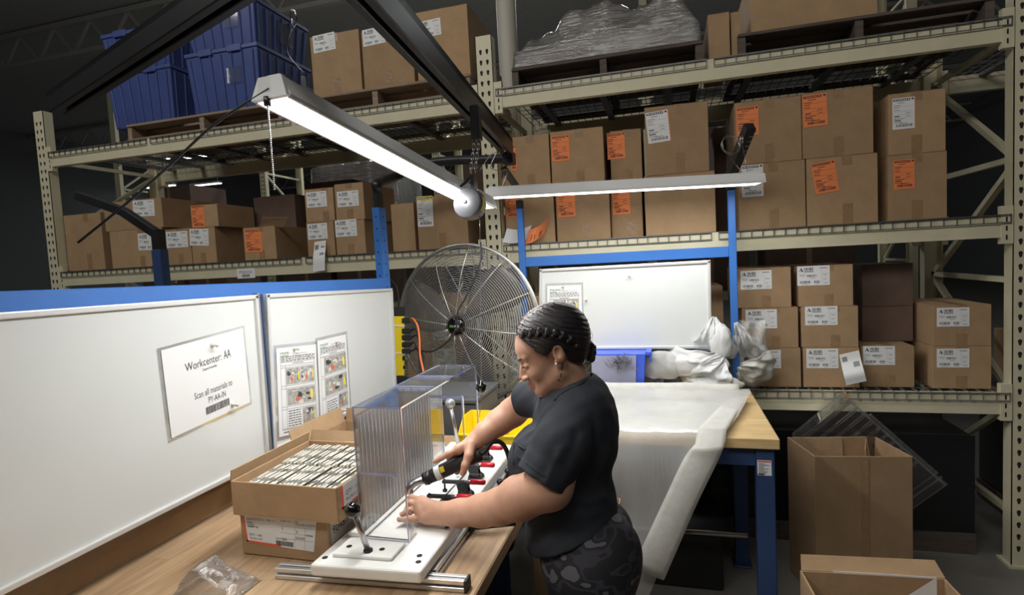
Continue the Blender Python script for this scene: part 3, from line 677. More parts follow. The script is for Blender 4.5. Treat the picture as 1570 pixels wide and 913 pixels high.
# uprights + crossbar over the boards
for (y, zt) in ((2.665, 2.04), (-.35, 2.04)):
    mb = MB(); mb.box(-1.482, -1.440, y-.035, y+.035, .01, zt)
    z = 1.0
    while z < zt-.03: mb.cyl((-1.461, y-.0362, z), (-1.461, y-.035, z), .005, n=8, m=1); mb.cyl((-1.44, y, z), (-1.4388, y, z), .005, n=8, m=1); z += .062
    mb.box(-1.50, -1.42, y-.05, y+.05, 0, .01); mb.build('upright', ['blue', 'hole'], ben, bevel=.003)
    mb = MB(); mb.box(-1.476, -1.446, y-.028, y+.028, zt, zt+.085); mb.build('extension_sleeve', 'black', ben, bevel=.003)
mb = MB(); mb.hexa([(-1.47, -.315, 1.60), (-1.435, -.315, 1.60), (-1.435, 2.63, 1.60), (-1.47, 2.63, 1.60)], [(-1.47, -.315, 1.745), (-1.435, -.315, 1.745), (-1.435, 2.63, 1.668), (-1.47, 2.63, 1.668)])
mb.build('crossbar', 'blue', ben, bevel=.003)
MB().box(-1.47, -1.435, -.315, 2.63, 1.10, 1.15).build('crossbar', 'blue', ben, bevel=.003)

# ---------------------------------------------------------------- whiteboards
class Quad3:
    """bilinear sheet tl,tr,br,bl with outward normal n"""
    def __init__(s, tl, tr, br, bl, n): s.c = [Vector(q) for q in (tl, tr, br, bl)]; s.n = Vector(n).normalized()
    def p(s, u, v, o=0):   # u right 0..1, v down 0..1
        a, b, c, d = s.c; return a.lerp(b, u).lerp(d.lerp(c, u), v)+s.n*o
    def rect(s, mb, u0, v0, u1, v1, o, m): mb.add([s.p(u0, v1, o), s.p(u1, v1, o), s.p(u1, v0, o), s.p(u0, v0, o)], [(0,1,2,3)], m)
    def solid(s, mb, u0, v0, u1, v1, o0, o1, m):
        mb.hexa([s.p(u0, v1, o0), s.p(u1, v1, o0), s.p(u1, v0, o0), s.p(u0, v0, o0)], [s.p(u0, v1, o1), s.p(u1, v1, o1), s.p(u1, v0, o1), s.p(u0, v0, o1)], m)
    def text(s, mb, t, size, u, v, o, m, align='LEFT', fit=None):
        o3 = s.p(u, v, o); rv = (s.p(min(u+.05, 1), v)-s.p(u, v)).normalized(); uv = (s.p(u, max(v-.05, 0))-s.p(u, v)).normalized()
        mb.text(t, size, o3, rv, uv, m, align, fit)
def whiteboard(label, tl, tr, br, bl, n, th=.02, fr=.016, group=None, cat='whiteboard'):
    q = Quad3(tl, tr, br, bl, n); c = (q.c[2]+q.c[3])/2
    t = thing('whiteboard', label, cat, c, group)
    W_ = (q.c[1]-q.c[0]).length; H_ = (q.c[0]-q.c[3]).length; fu, fv = fr/W_, fr/H_
    mb = MB(); q.solid(mb, fu*.5, fv*.5, 1-fu*.5, 1-fv*.5, .002, th*.55, 0); mb.build('writing_surface', 'board', t)
    for nm, r in (('frame_rail', (fu, 0, 1-fu, fv)), ('frame_rail', (fu, 1-fv, 1-fu, 1)), ('frame_rail', (0, 0, fu, 1)), ('frame_rail', (1-fu, 0, 1, 1))):
        mb = MB(); q.solid(mb, *r, 0, th, 0)
        du, dv = (r[2]-r[0]), (r[3]-r[1])
        mb.build(nm, 'frame', t, bevel=.003, seg=2)
    for (u, v) in ((fu*.5, fv*.5), (1-fu*.5, fv*.5), (fu*.5, 1-fv*.5), (1-fu*.5, 1-fv*.5)):
        mb = MB(); mb.cyl(q.p(u, v, th), q.p(u, v, th+.003), fr*.30, n=12, m=0); mb.cyl(q.p(u, v, th+.003), q.p(u, v, th+.004), fr*.14, n=8, m=1); mb.build('corner_screw', ['rubber', 'steel'], t)
    q2 = Quad3(q.p(.93, 1-fv*.7), q.p(.985, 1-fv*.7), q.p(.985, 1-fv*.3), q.p(.93, 1-fv*.3), n)
    mb = MB()
    for i in range(7): q2.rect(mb, i/7, .1, i/7+.1, .9, th+.0006, 0)
    mb.build('maker_mark', 'blue_ink', t)
    return t, q
XB = -1.425; NX = (1, 0, 0)
wb1, Q1 = whiteboard('large whiteboard at the left photo edge carrying the Workcenter notice', (XB, .66, 1.672), (XB, 1.655, 1.650), (XB, 1.648, 1.052), (XB, .64, 1.058), NX, group='whiteboards over the assembly bench')
wb2, Q2 = whiteboard('whiteboard over the assembly bench carrying two instruction sheets', (XB, 1.698, 1.650), (XB, 2.66, 1.612), (XB, 2.63, 1.072), (XB, 1.672, 1.066), NX, group='whiteboards over the assembly bench')
whiteboard('blank whiteboard nearest the camera, left of the Workcenter one', (XB, -.34, 1.70), (XB, .62, 1.674), (XB, .60, 1.058), (XB, -.36, 1.062), NX, group='whiteboards over the assembly bench')
mb = MB(); mb.box(XB-.008, XB+.012, 1.658, 1.672, 1.06, 1.655); mb.box(XB-.0, XB+.016, 1.672, 1.678, 1.06, 1.65, 1)
tag(mb.build('hinge_strip', ['grey_paint', 'darkblue']), 'narrow grey hinge strip between the two whiteboards', 'strip')

def magnet(p, n, label, r=.0075):
    n = Vector(n).normalized(); mb = MB()
    mb.lathe([(0, 0), (r, 0), (r*.9, .004), (r*.45, .007), (r*.42, .013), (r*.8, .016), (r*.85, .020), (r*.5, .024), (0, .025)], p, n, 14)
    o = mb.build('push_magnet', 'zinc'); tag(o, label, 'magnet', 'push pin magnets on the whiteboards'); return o
SXP = XB+.0118
def AX(px, py): return at(px, py, x=SXP)
# Workcenter notice
q = Quad3(AX(240, 535), AX(374, 499), AX(386, 620), AX(258, 680), NX)
t = thing('notice_sheet', 'laminated Workcenter AA notice held by two magnets', 'notice', q.p(.5, 1))
mb = MB(); q.solid(mb, 0, 0, 1, 1, .0002, .001, 0); mb.build('laminating_pouch', 'pouch', t)
mb = MB(); q.solid(mb, .035, .03, .975, .965, .001, .0016, 0); mb.build('paper', 'paper', t)
mb = MB(); O = .0021
WQ = (q.c[1]-q.c[0]).length; q.text(mb, 'Workcenter:', .036, .25, .33, O, 0, fit=.415*WQ); q.text(mb, 'AA', .040, .695, .33, O, 0, fit=.088*WQ)
q.text(mb, 'General Assembly', .0125, .43, .385, O, 0, fit=.17*WQ)
q.text(mb, 'Scan all materials to', .029, .31, .665, O, 0, fit=.45*WQ); q.text(mb, 'PY-AA-IN', .028, .46, .765, O, 0, fit=.205*WQ)
x = .42
while x < .70: w = random.choice((.003, .005, .007)); q.rect(mb, x, .80, x+w, .885, O, 0); x += w+random.choice((.003, .005))
mb.build('printing', 'ink', t)
magnet(q.p(.57, .13, .002), NX, 'upper push magnet on the Workcenter notice'); magnet(q.p(.74, .90, .002), NX, 'lower push magnet on the Workcenter notice')

M['photo_bg'] = mat('print_beige_grey', (.42, .41, .38), .5, var=.45, vscale=45)
M['photo_dark'] = mat('print_dark', (.06, .06, .06), .5, var=.5, vscale=60)
M['photo_light'] = mat('print_light', (.72, .70, .66), .5, var=.2, vscale=60)
M['photo_skin'] = mat('print_tan', (.55, .33, .2), .5)
PM = ['photo_bg', 'photo_dark', 'photo_light', 'yellow_paper', 'red_ink', 'photo_skin']
def instr(label, q, rows, split, mirror=False, name='instruction_sheet'):
    t = thing(name, label, 'instruction sheet', q.p(.5, 1), 'work instruction sheets')
    mb = MB(); q.solid(mb, 0, 0, 1, 1, .0002, .001, 0); mb.build('laminating_pouch', 'pouch', t)
    mb = MB(); q.solid(mb, .05, .035, .95, .965, .001, .0016, 0); mb.build('paper', 'paper', t)
    mb = MB(); O = .0020; H_ = (q.c[0]-q.c[3]).length
    q.text(mb, 'PYRAMID', H_*.036, .12, .108, O, 1); q.text(mb, 'Operation Instructions', H_*.022, .45, .115, O, 0)
    q.rect(mb, .12, .118, .30, .128, O, 2)
    ln = .0016/H_
    def hl(u0, u1, v): q.rect(mb, u0, v, u1, v+ln, O, 0)
    def vl(u, v0, v1): q.rect(mb, u, v0, u+ln*1.3, v1, O, 0)
    for v in (.13, .15, .17, .19): hl(.12, .88, v)
    for u in (.12, .3, .5, .72, .88): vl(u, .13, .19)
    for v in (.14, .16, .18):
        u = .14
        while u < .86: w = random.uniform(.02, .07); q.rect(mb, u, v-.003, u+w, v+.003, O, 1); u += w+.03
    q.rect(mb, .38, .205, .62, .213, O, 0); hl(.12, .88, .225); vl(.12, .19, .9); vl(.88, .19, .9)
    for i, r in enumerate(rows):
        hl(.12, .88, r[1]); hl(.12, .88, r[0]-.012)
    vl(.22, .225, .9); hl(.12, .88, .9)
    # text paragraph
    u0, u1, v0, v1 = split
    v = v0
    while v < v1:
        u = u0
        while u < u1-.03: w = min(random.uniform(.03, .09), u1-u); q.rect(mb, u, v, u+w, v+.009, O, 1); u += w+.014
        v += .026
    q.rect(mb, .14, .925, .86, .934, O, 1)
    mb.build('printing', ['grey_ink', 'ink', 'green_ink'], t)
    for k, r in enumerate(rows):
        for (u0, u1) in r[2]:
            mb = MB(); q.rect(mb, u0, r[0], u1, r[1]-.008, O, 0); rr = random.Random(k*7+int(u0*50))
            h = r[1]-.008-r[0]; w = u1-u0
            for j in range(14):
                a = u0+w*rr.uniform(.02, .8); b = r[0]+h*rr.uniform(.05, .75); c = rr.choice((1, 1, 2, 2, 2, 0)); sw = w*rr.uniform(.04, .2); sh = h*rr.uniform(.06, .25); k2 = rr.uniform(-.05, .05)
                mb.add([q.p(a, b+sh, O+.0001*(j+1)), q.p(a+sw, min(b+sh+k2*h, r[1]-.01), O+.0001*(j+1)), q.p(a+sw, b+k2*h*.5, O+.0001*(j+1)), q.p(a, b, O+.0001*(j+1))], [(0,1,2,3)], c)
            q.rect(mb, u0+w*.80, r[0]+h*.25, u0+w*.9, r[0]+h*.75, O+.0018, 3); q.rect(mb, u0+w*.3, r[0]+h*.55, u0+w*.42, r[0]+h*.8, O+.0018, rr.choice((4, 5)))
            mb.build('printed_photo', PM, t)
    return t
q = Quad3(AX(419, 530), AX(487, 523), AX(494, 661), AX(424, 677), NX)
instr('left instruction sheet with four printed photos and a text block', q, [(.26, .44, [(.23, .54), (.55, .87)]), (.48, .66, [(.24, .87)]), (.70, .89, [(.56, .87)])], (.25, .52, .71, .87))
magnet(q.p(.42, .06, .002), NX, 'push magnet at the top of the left instruction sheet'); magnet(q.p(.62, .92, .002), NX, 'push magnet at the bottom of the left instruction sheet')
SXP += .0012
q = Quad3(AX(483, 519), AX(532, 508), AX(539, 634), AX(489, 659), NX)
instr('right instruction sheet with three printed photos, overlapping the left one', q, [(.24, .44, [(.22, .9)]), (.48, .68, [(.22, .9)]), (.71, .88, [(.6, .9)])], (.25, .56, .74, .86))
magnet(q.p(.62, .10, .002), NX, 'push magnet at the top of the right instruction sheet'); magnet(q.p(.66, .90, .002), NX, 'push magnet at the bottom of the right instruction sheet')
SXP -= .0012

# ---------------------------------------------------------------- loose cardboard + cartons on the bench
t = thing('cardboard_panel', 'tall folded cardboard sheet standing behind the bench under the whiteboards', 'cardboard', (-1.62, 1.0, BZ))
mb = MB(); mb.slab((-1.60, .2, 1.045), (-1.50, 1.62, 1.0), (-1.53, 1.60, 1.34), (-1.66, .2, 1.36), .006); mb.build('upper_panel', 'card', t)
mb = MB(); mb.slab((-1.53, .2, BZ+.008), (-1.49, 1.60, BZ+.008), (-1.505, 1.62, .998), (-1.605, .2, 1.043), .006); mb.build('lower_panel', 'card', t)

def rcarton_label(q, mb, texts): pass
# closed lower carton with the big parts label
x0, x1, y0, y1 = -1.205, -.913, 1.268, 1.575
t = thing('carton', 'lower taped carton on the bench with a large red bordered parts label', 'box', ((x0+x1)/2, (y0+y1)/2, BZ))
MB().box(x0, x1, y0, y1, BZ+.001, BZ+.127).build('carton_body', 'card', t, bevel=.004)
q = Quad3((x0+.012, y0, BZ+.119), (x1-.035, y0, BZ+.121), (x1-.05, y0, BZ+.030), (x0+.02, y0, BZ+.040), (0, -1, 0))
mb = MB(); q.solid(mb, 0, 0, 1, 1, .0001, .0008, 0); mb.build('parts_label', 'paper', t)
mb = MB(); O = .0012
q.rect(mb, 0, 0, .025, 1, O, 1); q.rect(mb, 0, .93, .52, 1, O, 1)
for (tx, s, u, v) in (('SZ25Y0Y0Y11', .0105, .05, .17), ('90487Y48', .009, .05, .45), ('QTY - 100', .0095, .06, .74), ('Box 84 of 327', .0075, .06, .86), ('REV - C', .008, .34, .16), ('Y24Y1Y31 - 060', .009, .52, .14), ('PLATED SZ25Y0', .009, .73, .22), ('S', .011, .54, .40), ('E', .01, .74, .47), ('N/256', .009, .87, .54), ('S05200', .010, .73, .66), ('PXY13800', .0085, .45, .76)): q.text(mb, tx, s, u, v, O, 0)
u = .45
while u < .70: w = random.choice((.004, .006, .009)); q.rect(mb, u, .79, u+w, .95, O, 0); u += w+random.choice((.003, .005))
for v in (.28, .5, .68): q.rect(mb, .52, v, .98, v+.008, O, 2)
for u in (.72, .86): q.rect(mb, u, .28, u+.003, .98, O, 2)
for v in (.24, .31, .38): q.rect(mb, .05, v, .05+.16*random.uniform(.5, 1), v+.035, O, 2)
mb.build('label_print', ['ink', 'red_ink', 'grey_ink'], t)
q = Quad3((x1, y0+.01, BZ+.118), (x1, y0+.20, BZ+.118), (x1, y0+.20, BZ+.05), (x1, y0+.01, BZ+.05), (1, 0, 0))
mb = MB(); q.solid(mb, 0, 0, 1, 1, .0001, .0008, 0); mb.build('side_label', 'paper', t)
mb = MB(); q.text(mb, '90487Y48', .032, .03, .62, .0012, 0); mb.build('label_print', 'ink', t)
# open upper carton full of plated parts
x0, x1, y0, y1, z0 = -1.200, -.862, 1.242, 1.60, BZ+.129
tb = open_carton('open_carton', 'open carton on the bench filled with rows of plated metal parts', x0, x1, y0, y1, z0, z0+.098, [('y+', .035, 70), ('x-', .03, 100)], m='card')
q = Quad3((x1, y0+.02, z0+.094), (x1, y0+.24, z0+.094), (x1, y0+.24, z0+.03), (x1, y0+.02, z0+.03), (1, 0, 0))
mb = MB(); q.solid(mb, 0, 0, 1, 1, .0001, .0008, 0); q.rect(mb, 0, .9, 1, 1, .001, 1); q.rect(mb, 0, 0, .05, 1, .001, 1)
q.text(mb, 'QTY - 100', .016, .1, .5, .001, 2); q.text(mb, 'Box 82 of 327', .012, .1, .75, .001, 2); mb.build('side_label', ['paper', 'red_ink', 'ink'], tb)
mb = MB(); L_ = .158; hh = .078; th = .0025   # one plated bracket: slotted web with two flanges
mb.box(-th/2, th/2, -L_/2, L_/2, 0, hh); mb.box(-th/2, .0075, -L_/2, L_/2, hh-th, hh)
for k in range(2): mb.box(.0015, .0060, -L_/2+.03+k*.07, -L_/2+.052+k*.07, hh-.0002, hh+.0004, 1)
for k in (-1, 1): mb.box(-th/2, .0075, k*L_/2-.0015, k*L_/2+.0015, hh*.2, hh-th)
br0 = mb.build('plated_bracket', ['zinc', 'photo_dark'], bevel=0)
tag(br0, 'zinc plated slotted bracket standing on edge in the open carton on the bench', 'metal part', 'plated brackets in the open carton')
first = True
for row, yc in enumerate((y0+.093, y0+.262)):
    n = 24
    for i in range(n):
        o = br0 if first else br0.copy()
        if not first: COL.objects.link(o)
        first = False
        o.location = (x0+.022+i*(x1-x0-.05)/(n-1), yc+random.uniform(-.003, .003), z0+.005+random.uniform(0, .006)+(.004 if row else 0))
        o.rotation_euler = (random.uniform(-.02, .02), .10+random.uniform(-.008, .008), random.uniform(-.02, .02))
# carton behind with white foam
t2 = open_carton('open_carton', 'open carton behind the bracket box with flaps up and a white sheet inside', -1.33, -1.0, 1.68, 2.02, BZ+.001, BZ+.17, [('x-', .06, 75), ('y+', .05, 80)])
mb = MB(); mb.slab((-1.20, 1.72, 1.06), (-1.02, 1.70, 1.10), (-1.05, 2.0, 1.15), (-1.22, 2.0, 1.09), .003); tag(mb.build('foam_sheet', 'foam'), 'white foam sheet sticking out of the carton behind the bracket box', 'foam')
mb = MB(); mb.ball((-1.22, 2.16, BZ+.10), .11, (1.4, .9, .9), 18); tag(mb.build('black_pouch', 'rubber'), 'black soft pouch lying behind the cartons under the whiteboard', 'pouch')
# crumpled clear bag at the photo bottom left
o = heap(at(318, 885, z=BZ).x-.02, at(425, 885, z=BZ).x-.03, 1.06, 1.165, BZ+.002, lambda u, v: .012+.035*math.exp(-((u-.3)/.2)**2), .022, nx=40, ny=30, seed=5).build('plastic_bag', 'wrap')
tag(o, 'crumpled clear plastic bag on the bench in front of the cartons', 'plastic bag')

# ---------------------------------------------------------------- assembly jig
jig = thing('assembly_jig', 'white plastic assembly jig on aluminium rails with red handled clamps', 'jig', (-.74, 1.63, BZ))
def extr(p0, p1, w=.03, h=.03, nm='aluminium_rail'):
    p0, p1 = Vector(p0), Vector(p1); d = (p1-p0).normalized(); a = d.cross(Vector((0,0,1))).normalized(); mb = MB(); k = w*.5
    for (ua, ub) in ((-1, -1), (-1, 1), (1, -1), (1, 1)):
        c = a*(ua*w*.31)+Vector((0,0,1))*(ub*h*.31); mb.bar(p0+c, p1+c, w*.38, h*.38)
    mb.bar(p0, p1, w*.45, h*.45)
    return mb.build(nm, 'alu', jig, bevel=.001)
PZ = .985
extr((-1.02, 1.190, BZ+.016), (-.50, 1.225, BZ+.016)); 
MB().box(-.502, -.496, 1.208, 1.243, BZ+.001, BZ+.031).build('end_cap', 'rubber', jig)
extr((-.605, 1.245, BZ+.016), (-.605, 2.13, BZ+.016)); extr((-.88, 1.245, BZ+.016), (-.88, 2.13, BZ+.016)); extr((-.95, 2.150, BZ+.016), (-.50, 2.150, BZ+.016))
mb = MB(); n = 5; rr = .02; z0, z1 = BZ+.032, PZ
cs = [(JX0, 1.155), (JX1, 1.175), (JX1-.012, 2.10), (JX0, 2.11)]
mb.hexa([(x, y, z0) for x, y in cs], [(x, y, z1) for x, y in cs]); mb.build('base_plate', 'hdpe', jig, bevel=.008, seg=3)
mb = MB(); cs = [(-.855, 1.195), (-.690, 1.203), (-.690, 1.283), (-.855, 1.278)]; mb.hexa([(x, y, PZ+.0005) for x, y in cs], [(x, y, PZ+.010) for x, y in cs]); mb.build('front_stop_plate', 'hdpe', jig, bevel=.003, seg=2)
mb = MB(); mb.box(-.875, -.842, 1.3, 2.0, PZ+.0005, PZ+.014); mb.build('side_stop_rail', 'hdpe', jig, bevel=.002)
for (x, y, z) in ((-.873, 1.19, PZ), (-.622, 1.215, PZ), (-.632, 1.243, PZ), (-.62, 1.40, PZ), (-.865, 1.41, PZ), (-.83, 1.236, PZ+.010), (-.735, 1.238, PZ+.010), (-.80, 2.06, PZ), (-.72, 2.05, PZ)):
    mb = MB(); mb.cyl((x, y, z), (x, y, z+.0006), .0075, n=16); mb.build('bolt_hole', 'hole', jig)
lv = MB(); a = Vector((-.766, 1.222, PZ+.012)); b = at(541, 782, y=1.212); lv.cyl(a-(b-a)*.02, b, .0075, n=16); lever = lv.build('lever_rod', 'steel', jig)
MB().ball(b, .0215, n=24).build('ball_knob', 'knob', lever)
MB().cyl(a-Vector((0,0,.002)), a+Vector((0,0,.003)), .012, n=16).build('lever_collar', 'black', jig)
b = at(690, 619, y=2.07); a = Vector((b.x+.03, 2.06, PZ)); lv = MB(); lv.cyl(a, b, .0075, n=14); l2 = lv.build('lever_rod', 'steel', jig); MB().ball(b, .021, n=20).build('ball_knob', 'grey_paint', l2)

def clamp(loc, rz=0, parent=jig):
    L = Vector(loc); e = bpy.data.objects.new('toggle_clamp', None); COL.objects.link(e); e.parent = parent; e.location = L-wloc(parent); e.rotation_euler = (0, 0, rz); e.empty_display_size = .03
    def P(mb, nm, m, **k): return mb.build(nm, m, e, local=True, **k)
    mb = MB(); mb.box(-.022, .026, -.022, .022, 0, .006); mb.box(-.02, .022, -.012, .012, .006, .02); P(mb, 'clamp_base', 'black', bevel=.002)
    for (x, y) in ((-.016, -.016), (.020, -.016), (-.016, .016), (.020, .016)): mb = MB(); mb.cyl((x, y, .006), (x, y, .012), .0050, n=6); P(mb, 'mounting_bolt', 'black')
    mb = MB()
    for sy in (-.009, .007): mb.hexa([(-.018, sy, .012), (.018, sy, .012), (.018, sy+.003, .012), (-.018, sy+.003, .012)], [(-.026, sy, .048), (.012, sy, .048), (.012, sy+.003, .048), (-.026, sy+.003, .048)])
    mb.bar((.004, 0, .02), (.020, 0, .046), .006, .012, (0, 1, 0)); mb.cyl((-.016, -.013, .042), (-.016, .013, .042), .004, n=8); mb.cyl((.016, -.013, .044), (.016, .013, .044), .004, n=8); P(mb, 'linkage', 'black', bevel=.001)
    mb = MB(); mb.bar((-.075, 0, .043), (.0, 0, .046), .012, .010); mb.cyl((-.068, 0, .052), (-.068, 0, .018), .0035, n=8); mb.cyl((-.068, 0, .018), (-.068, 0, .010), .008, n=12); P(mb, 'clamp_arm', 'black', bevel=.001)
    mb = MB(); mb.cyl((.0, 0, .047), (.035, 0, .049), .0055, n=10); P(mb, 'handle_rod', 'steel')
    mb = MB(); mb.tube([(.022, 0, .049), (.024, 0, .049), (.068, 0, .0505), (.072, 0, .0505)], [.006, .0085, .0085, .005], 14); P(mb, 'red_grip', 'red')['label'] = 'red vinyl grip'
    return e
for (y, x) in ((1.915, -.679), (1.745, -.657), (1.60, -.642), (1.49, -.645)): clamp((x, y, PZ+.0005), R(-2))
# folded support arms beside the plate
for (ya, yb, xb_) in ((1.50, 1.545, -.462), (1.80, 1.835, -.50), (1.90, 1.93, -.50)):
    mb = MB(); mb.bar((-.585, ya, BZ+.022), (xb_, yb, BZ+.024), .014, .024); mb.cyl((-.588, ya, BZ+.005), (-.588, ya, BZ+.043), .012, n=12); mb.build('support_arm', 'black', jig, bevel=.003)
    MB().cyl((-.588, ya, BZ+.0435), (-.588, ya, BZ+.048), .006, n=6).build('pivot_bolt', 'steel', jig)
MB().cyl((-.60, 1.50, BZ+.03), (-.57, 1.56, BZ+.055), .006, n=10).build('guide_pin', 'frame', jig)

# ---------------------------------------------------------------- clear slotted housing
M['clear_rim'] = film('clear_fin_rim', (.55, .56, .6), .35, 2.0, .08, .0, 3)
def housing(label, loc=(0,0,0), rot=(0,0,0), slats=23, edge='clear_edge', fin=('clear_fin', 'clear_rim')):
    """local: x across, y along, z up; origin at base centre"""
    h = thing('clear_housing', label, 'clear plastic housing', loc); h.rotation_euler = rot
    W2, L2, H = .071, .295, .365; th = .003
    def P(mb, nm, m, par=None):
        o = mb.build(nm, m, None); o.parent = par or h; return o
    C2 = ['clear', edge]
    def pane(c, m=0): mb = MB(); mb.slab(*c, th, 0, 1); return mb
    mb = pane([(-W2, -L2, H), (W2, -L2, H), (W2, L2, H), (-W2, L2, H)]); 
    mb.bar((W2, -L2, H), (W2, L2, H), .0045, .0045, m=1); mb.bar((-W2, -L2, H), (-W2, L2, H), .003, .003, m=1); mb.bar((-W2, -L2, H), (W2, -L2, H), .0035, .0035, m=1)
    for yy in (-.05, .10): mb.bar((-W2, yy, H), (W2, yy, H), .003, .004, m=1)
    P(mb, 'top_panel', C2)
    mb = pane([(-W2, -L2, 0), (W2, -L2, 0), (W2, -L2, H), (-W2, -L2, H)])
    for x in (-W2, W2): mb.bar((x, -L2, 0), (x, -L2, H), .0035, .0035, m=1)
    mb.bar((-W2, -L2, .003), (W2, -L2, .003), .006, .006, m=1); mb.bar((-W2+.012, -L2-.003, .185), (W2-.02, -L2-.003, .183), .004, .008, m=1)
    P(mb, 'front_panel', C2)
    mb = MB(); mb.slab((-W2, L2, 0), (-W2, -L2, 0), (-W2, -L2, H), (-W2, L2, H), th, 0, 1)
    mb.bar((-W2+.005, -L2, .012), (-W2+.005, L2, .012), .012, .012, m=1); mb.bar((-W2, -L2, H-.035), (-W2, L2-.14, H-.035), .003, .003, m=1)
    wall = P(mb, 'slotted_wall', C2)
    for i in range(slats):
        y = -L2+.018+i*(2*L2-.13)/slats; mb = MB(); mb.box(-W2+.004, -W2+.010, y-.0065, y+.0065, .018, H-.03); mb.box(-W2+.0095, -W2+.0125, y-.0075, y-.0058, .018, H-.03, 1); mb.box(-W2+.0095, -W2+.0125, y+.0058, y+.0075, .018, H-.03, 1); P(mb, 'fin', list(fin), wall)
    mb = MB()
    for x in (-W2+.012, -.028, -.008, .012, .032, W2-.01)[:0]: pass
    for yy in (L2,):
        mb.bar((W2, yy, 0), (W2, yy, H), .005, .005, m=1); mb.bar((-W2, yy, 0), (-W2, yy, H), .005, .005, m=1); mb.bar((-W2, yy, H-.12), (W2*.2, yy, H-.12), .005, .012, m=1); mb.bar((W2*.2, yy, 0), (W2*.2, yy, H-.12), .010, .006, m=1)
        mb.slab((W2, yy, H-.115), (-W2, yy, H-.115), (-W2, yy, H), (W2, yy, H), th, 0, 1); mb.bar((W2-.03, yy, H-.075), (W2, yy, H-.075), .003, .008, m=1)
    P(mb, 'rear_frame', C2)
    mb = MB(); mb.bar((W2-.006, -L2+.17, .006), (W2-.006, L2, .006), .008, .012, m=0); mb.slab((W2, -L2, 0), (W2, -L2+.05, 0), (W2, -L2+.03, .035), (W2, -L2, .05), th, 1, 1); P(mb, 'base_rail', [edge, 'clear'])
    return h
housing('clear plastic housing with a slotted wall standing on the white jig', (-.760, 1.595, PZ+.001))

# ---------------------------------------------------------------- yellow bins and waste bin
def parts_bin(label, x0, x1, y0, y1, z0, h, group):
    t = thing('parts_bin', label, 'bin', ((x0+x1)/2, (y0+y1)/2, z0), group); th = .004; f = .03
    mb = MB(); mb.box(x0+.01, x1-.01, y0+.02, y1-.01, z0, z0+th)
    mb.hexa([(x0+.01, y0+.02, z0), (x1-.01, y0+.02, z0), (x1-.01, y0+.02+th, z0), (x0+.01, y0+.02+th, z0)], [(x0, y0, z0+h*.5), (x1, y0, z0+h*.5), (x1, y0+th, z0+h*.5), (x0, y0+th, z0+h*.5)])
    mb.box(x0, x1, y0-.006, y0+th, z0+h*.5, z0+h*.56)
    mb.hexa([(x0+.01, y1-.01, z0), (x1-.01, y1-.01, z0), (x1-.01, y1-.01+th, z0), (x0+.01, y1-.01+th, z0)], [(x0, y1, z0+h), (x1, y1, z0+h), (x1, y1+th, z0+h), (x0, y1+th, z0+h)])
    for x, s in ((x0, 1), (x1, -1)):
        a = [(x+s*.01, y0+.02, z0), (x+s*.01, y1-.01, z0), (x, y1, z0+h), (x, y0+.07, z0+h), (x, y0, z0+h*.55)]
        b = [(p[0]+s*th, p[1], p[2]) for p in a]; mb.add(a+b, [(0,1,2,3,4), (9,8,7,6,5)]+[(i, i+5, (i+1) % 5+5, (i+1) % 5) for i in range(5)])
        mb.box(x-.004, x+.004, y0+.07, y1, z0+h-.006, z0+h)
    mb.build('bin_shell', 'yellow', t, bevel=.001)
    mb = MB(); mb.box(x0+.03, x1-.03, y0-.004, y0-.0015, z0+h*.15, z0+h*.42) if False else mb.box(x0+.04, x1-.04, y0+.003, y0+.006, z0+h*.14, z0+h*.44)
    mb.build('card_holder', 'yellow', t); return t
parts_bin('yellow open front parts bin peeping past the right hand, left one', -.895, -.74, 2.19, 2.37, BZ+.001, .125, 'yellow parts bins behind the jig')
parts_bin('yellow open front parts bin next to the person, right one', -.73, -.53, 2.19, 2.37, BZ+.001, .125, 'yellow parts bins behind the jig')
t = thing('waste_bin', 'dark grey waste bin behind the far end of the bench', 'bin', (-1.04, 2.62, 0))
mb = MB(); mb.hexa([(-1.14, 2.50, .0), (-.93, 2.50, 0), (-.93, 2.78, 0), (-1.14, 2.78, 0)], [(-1.18, 2.46, 1.05), (-.905, 2.46, 1.05), (-.905, 2.82, 1.05), (-1.18, 2.82, 1.05)]); mb.build('bin_body', 'greytub', t, bevel=.01)
MB().box(-1.19, -.90, 2.45, 2.83, 1.05, 1.075).build('rim', 'greytub', t, bevel=.006)

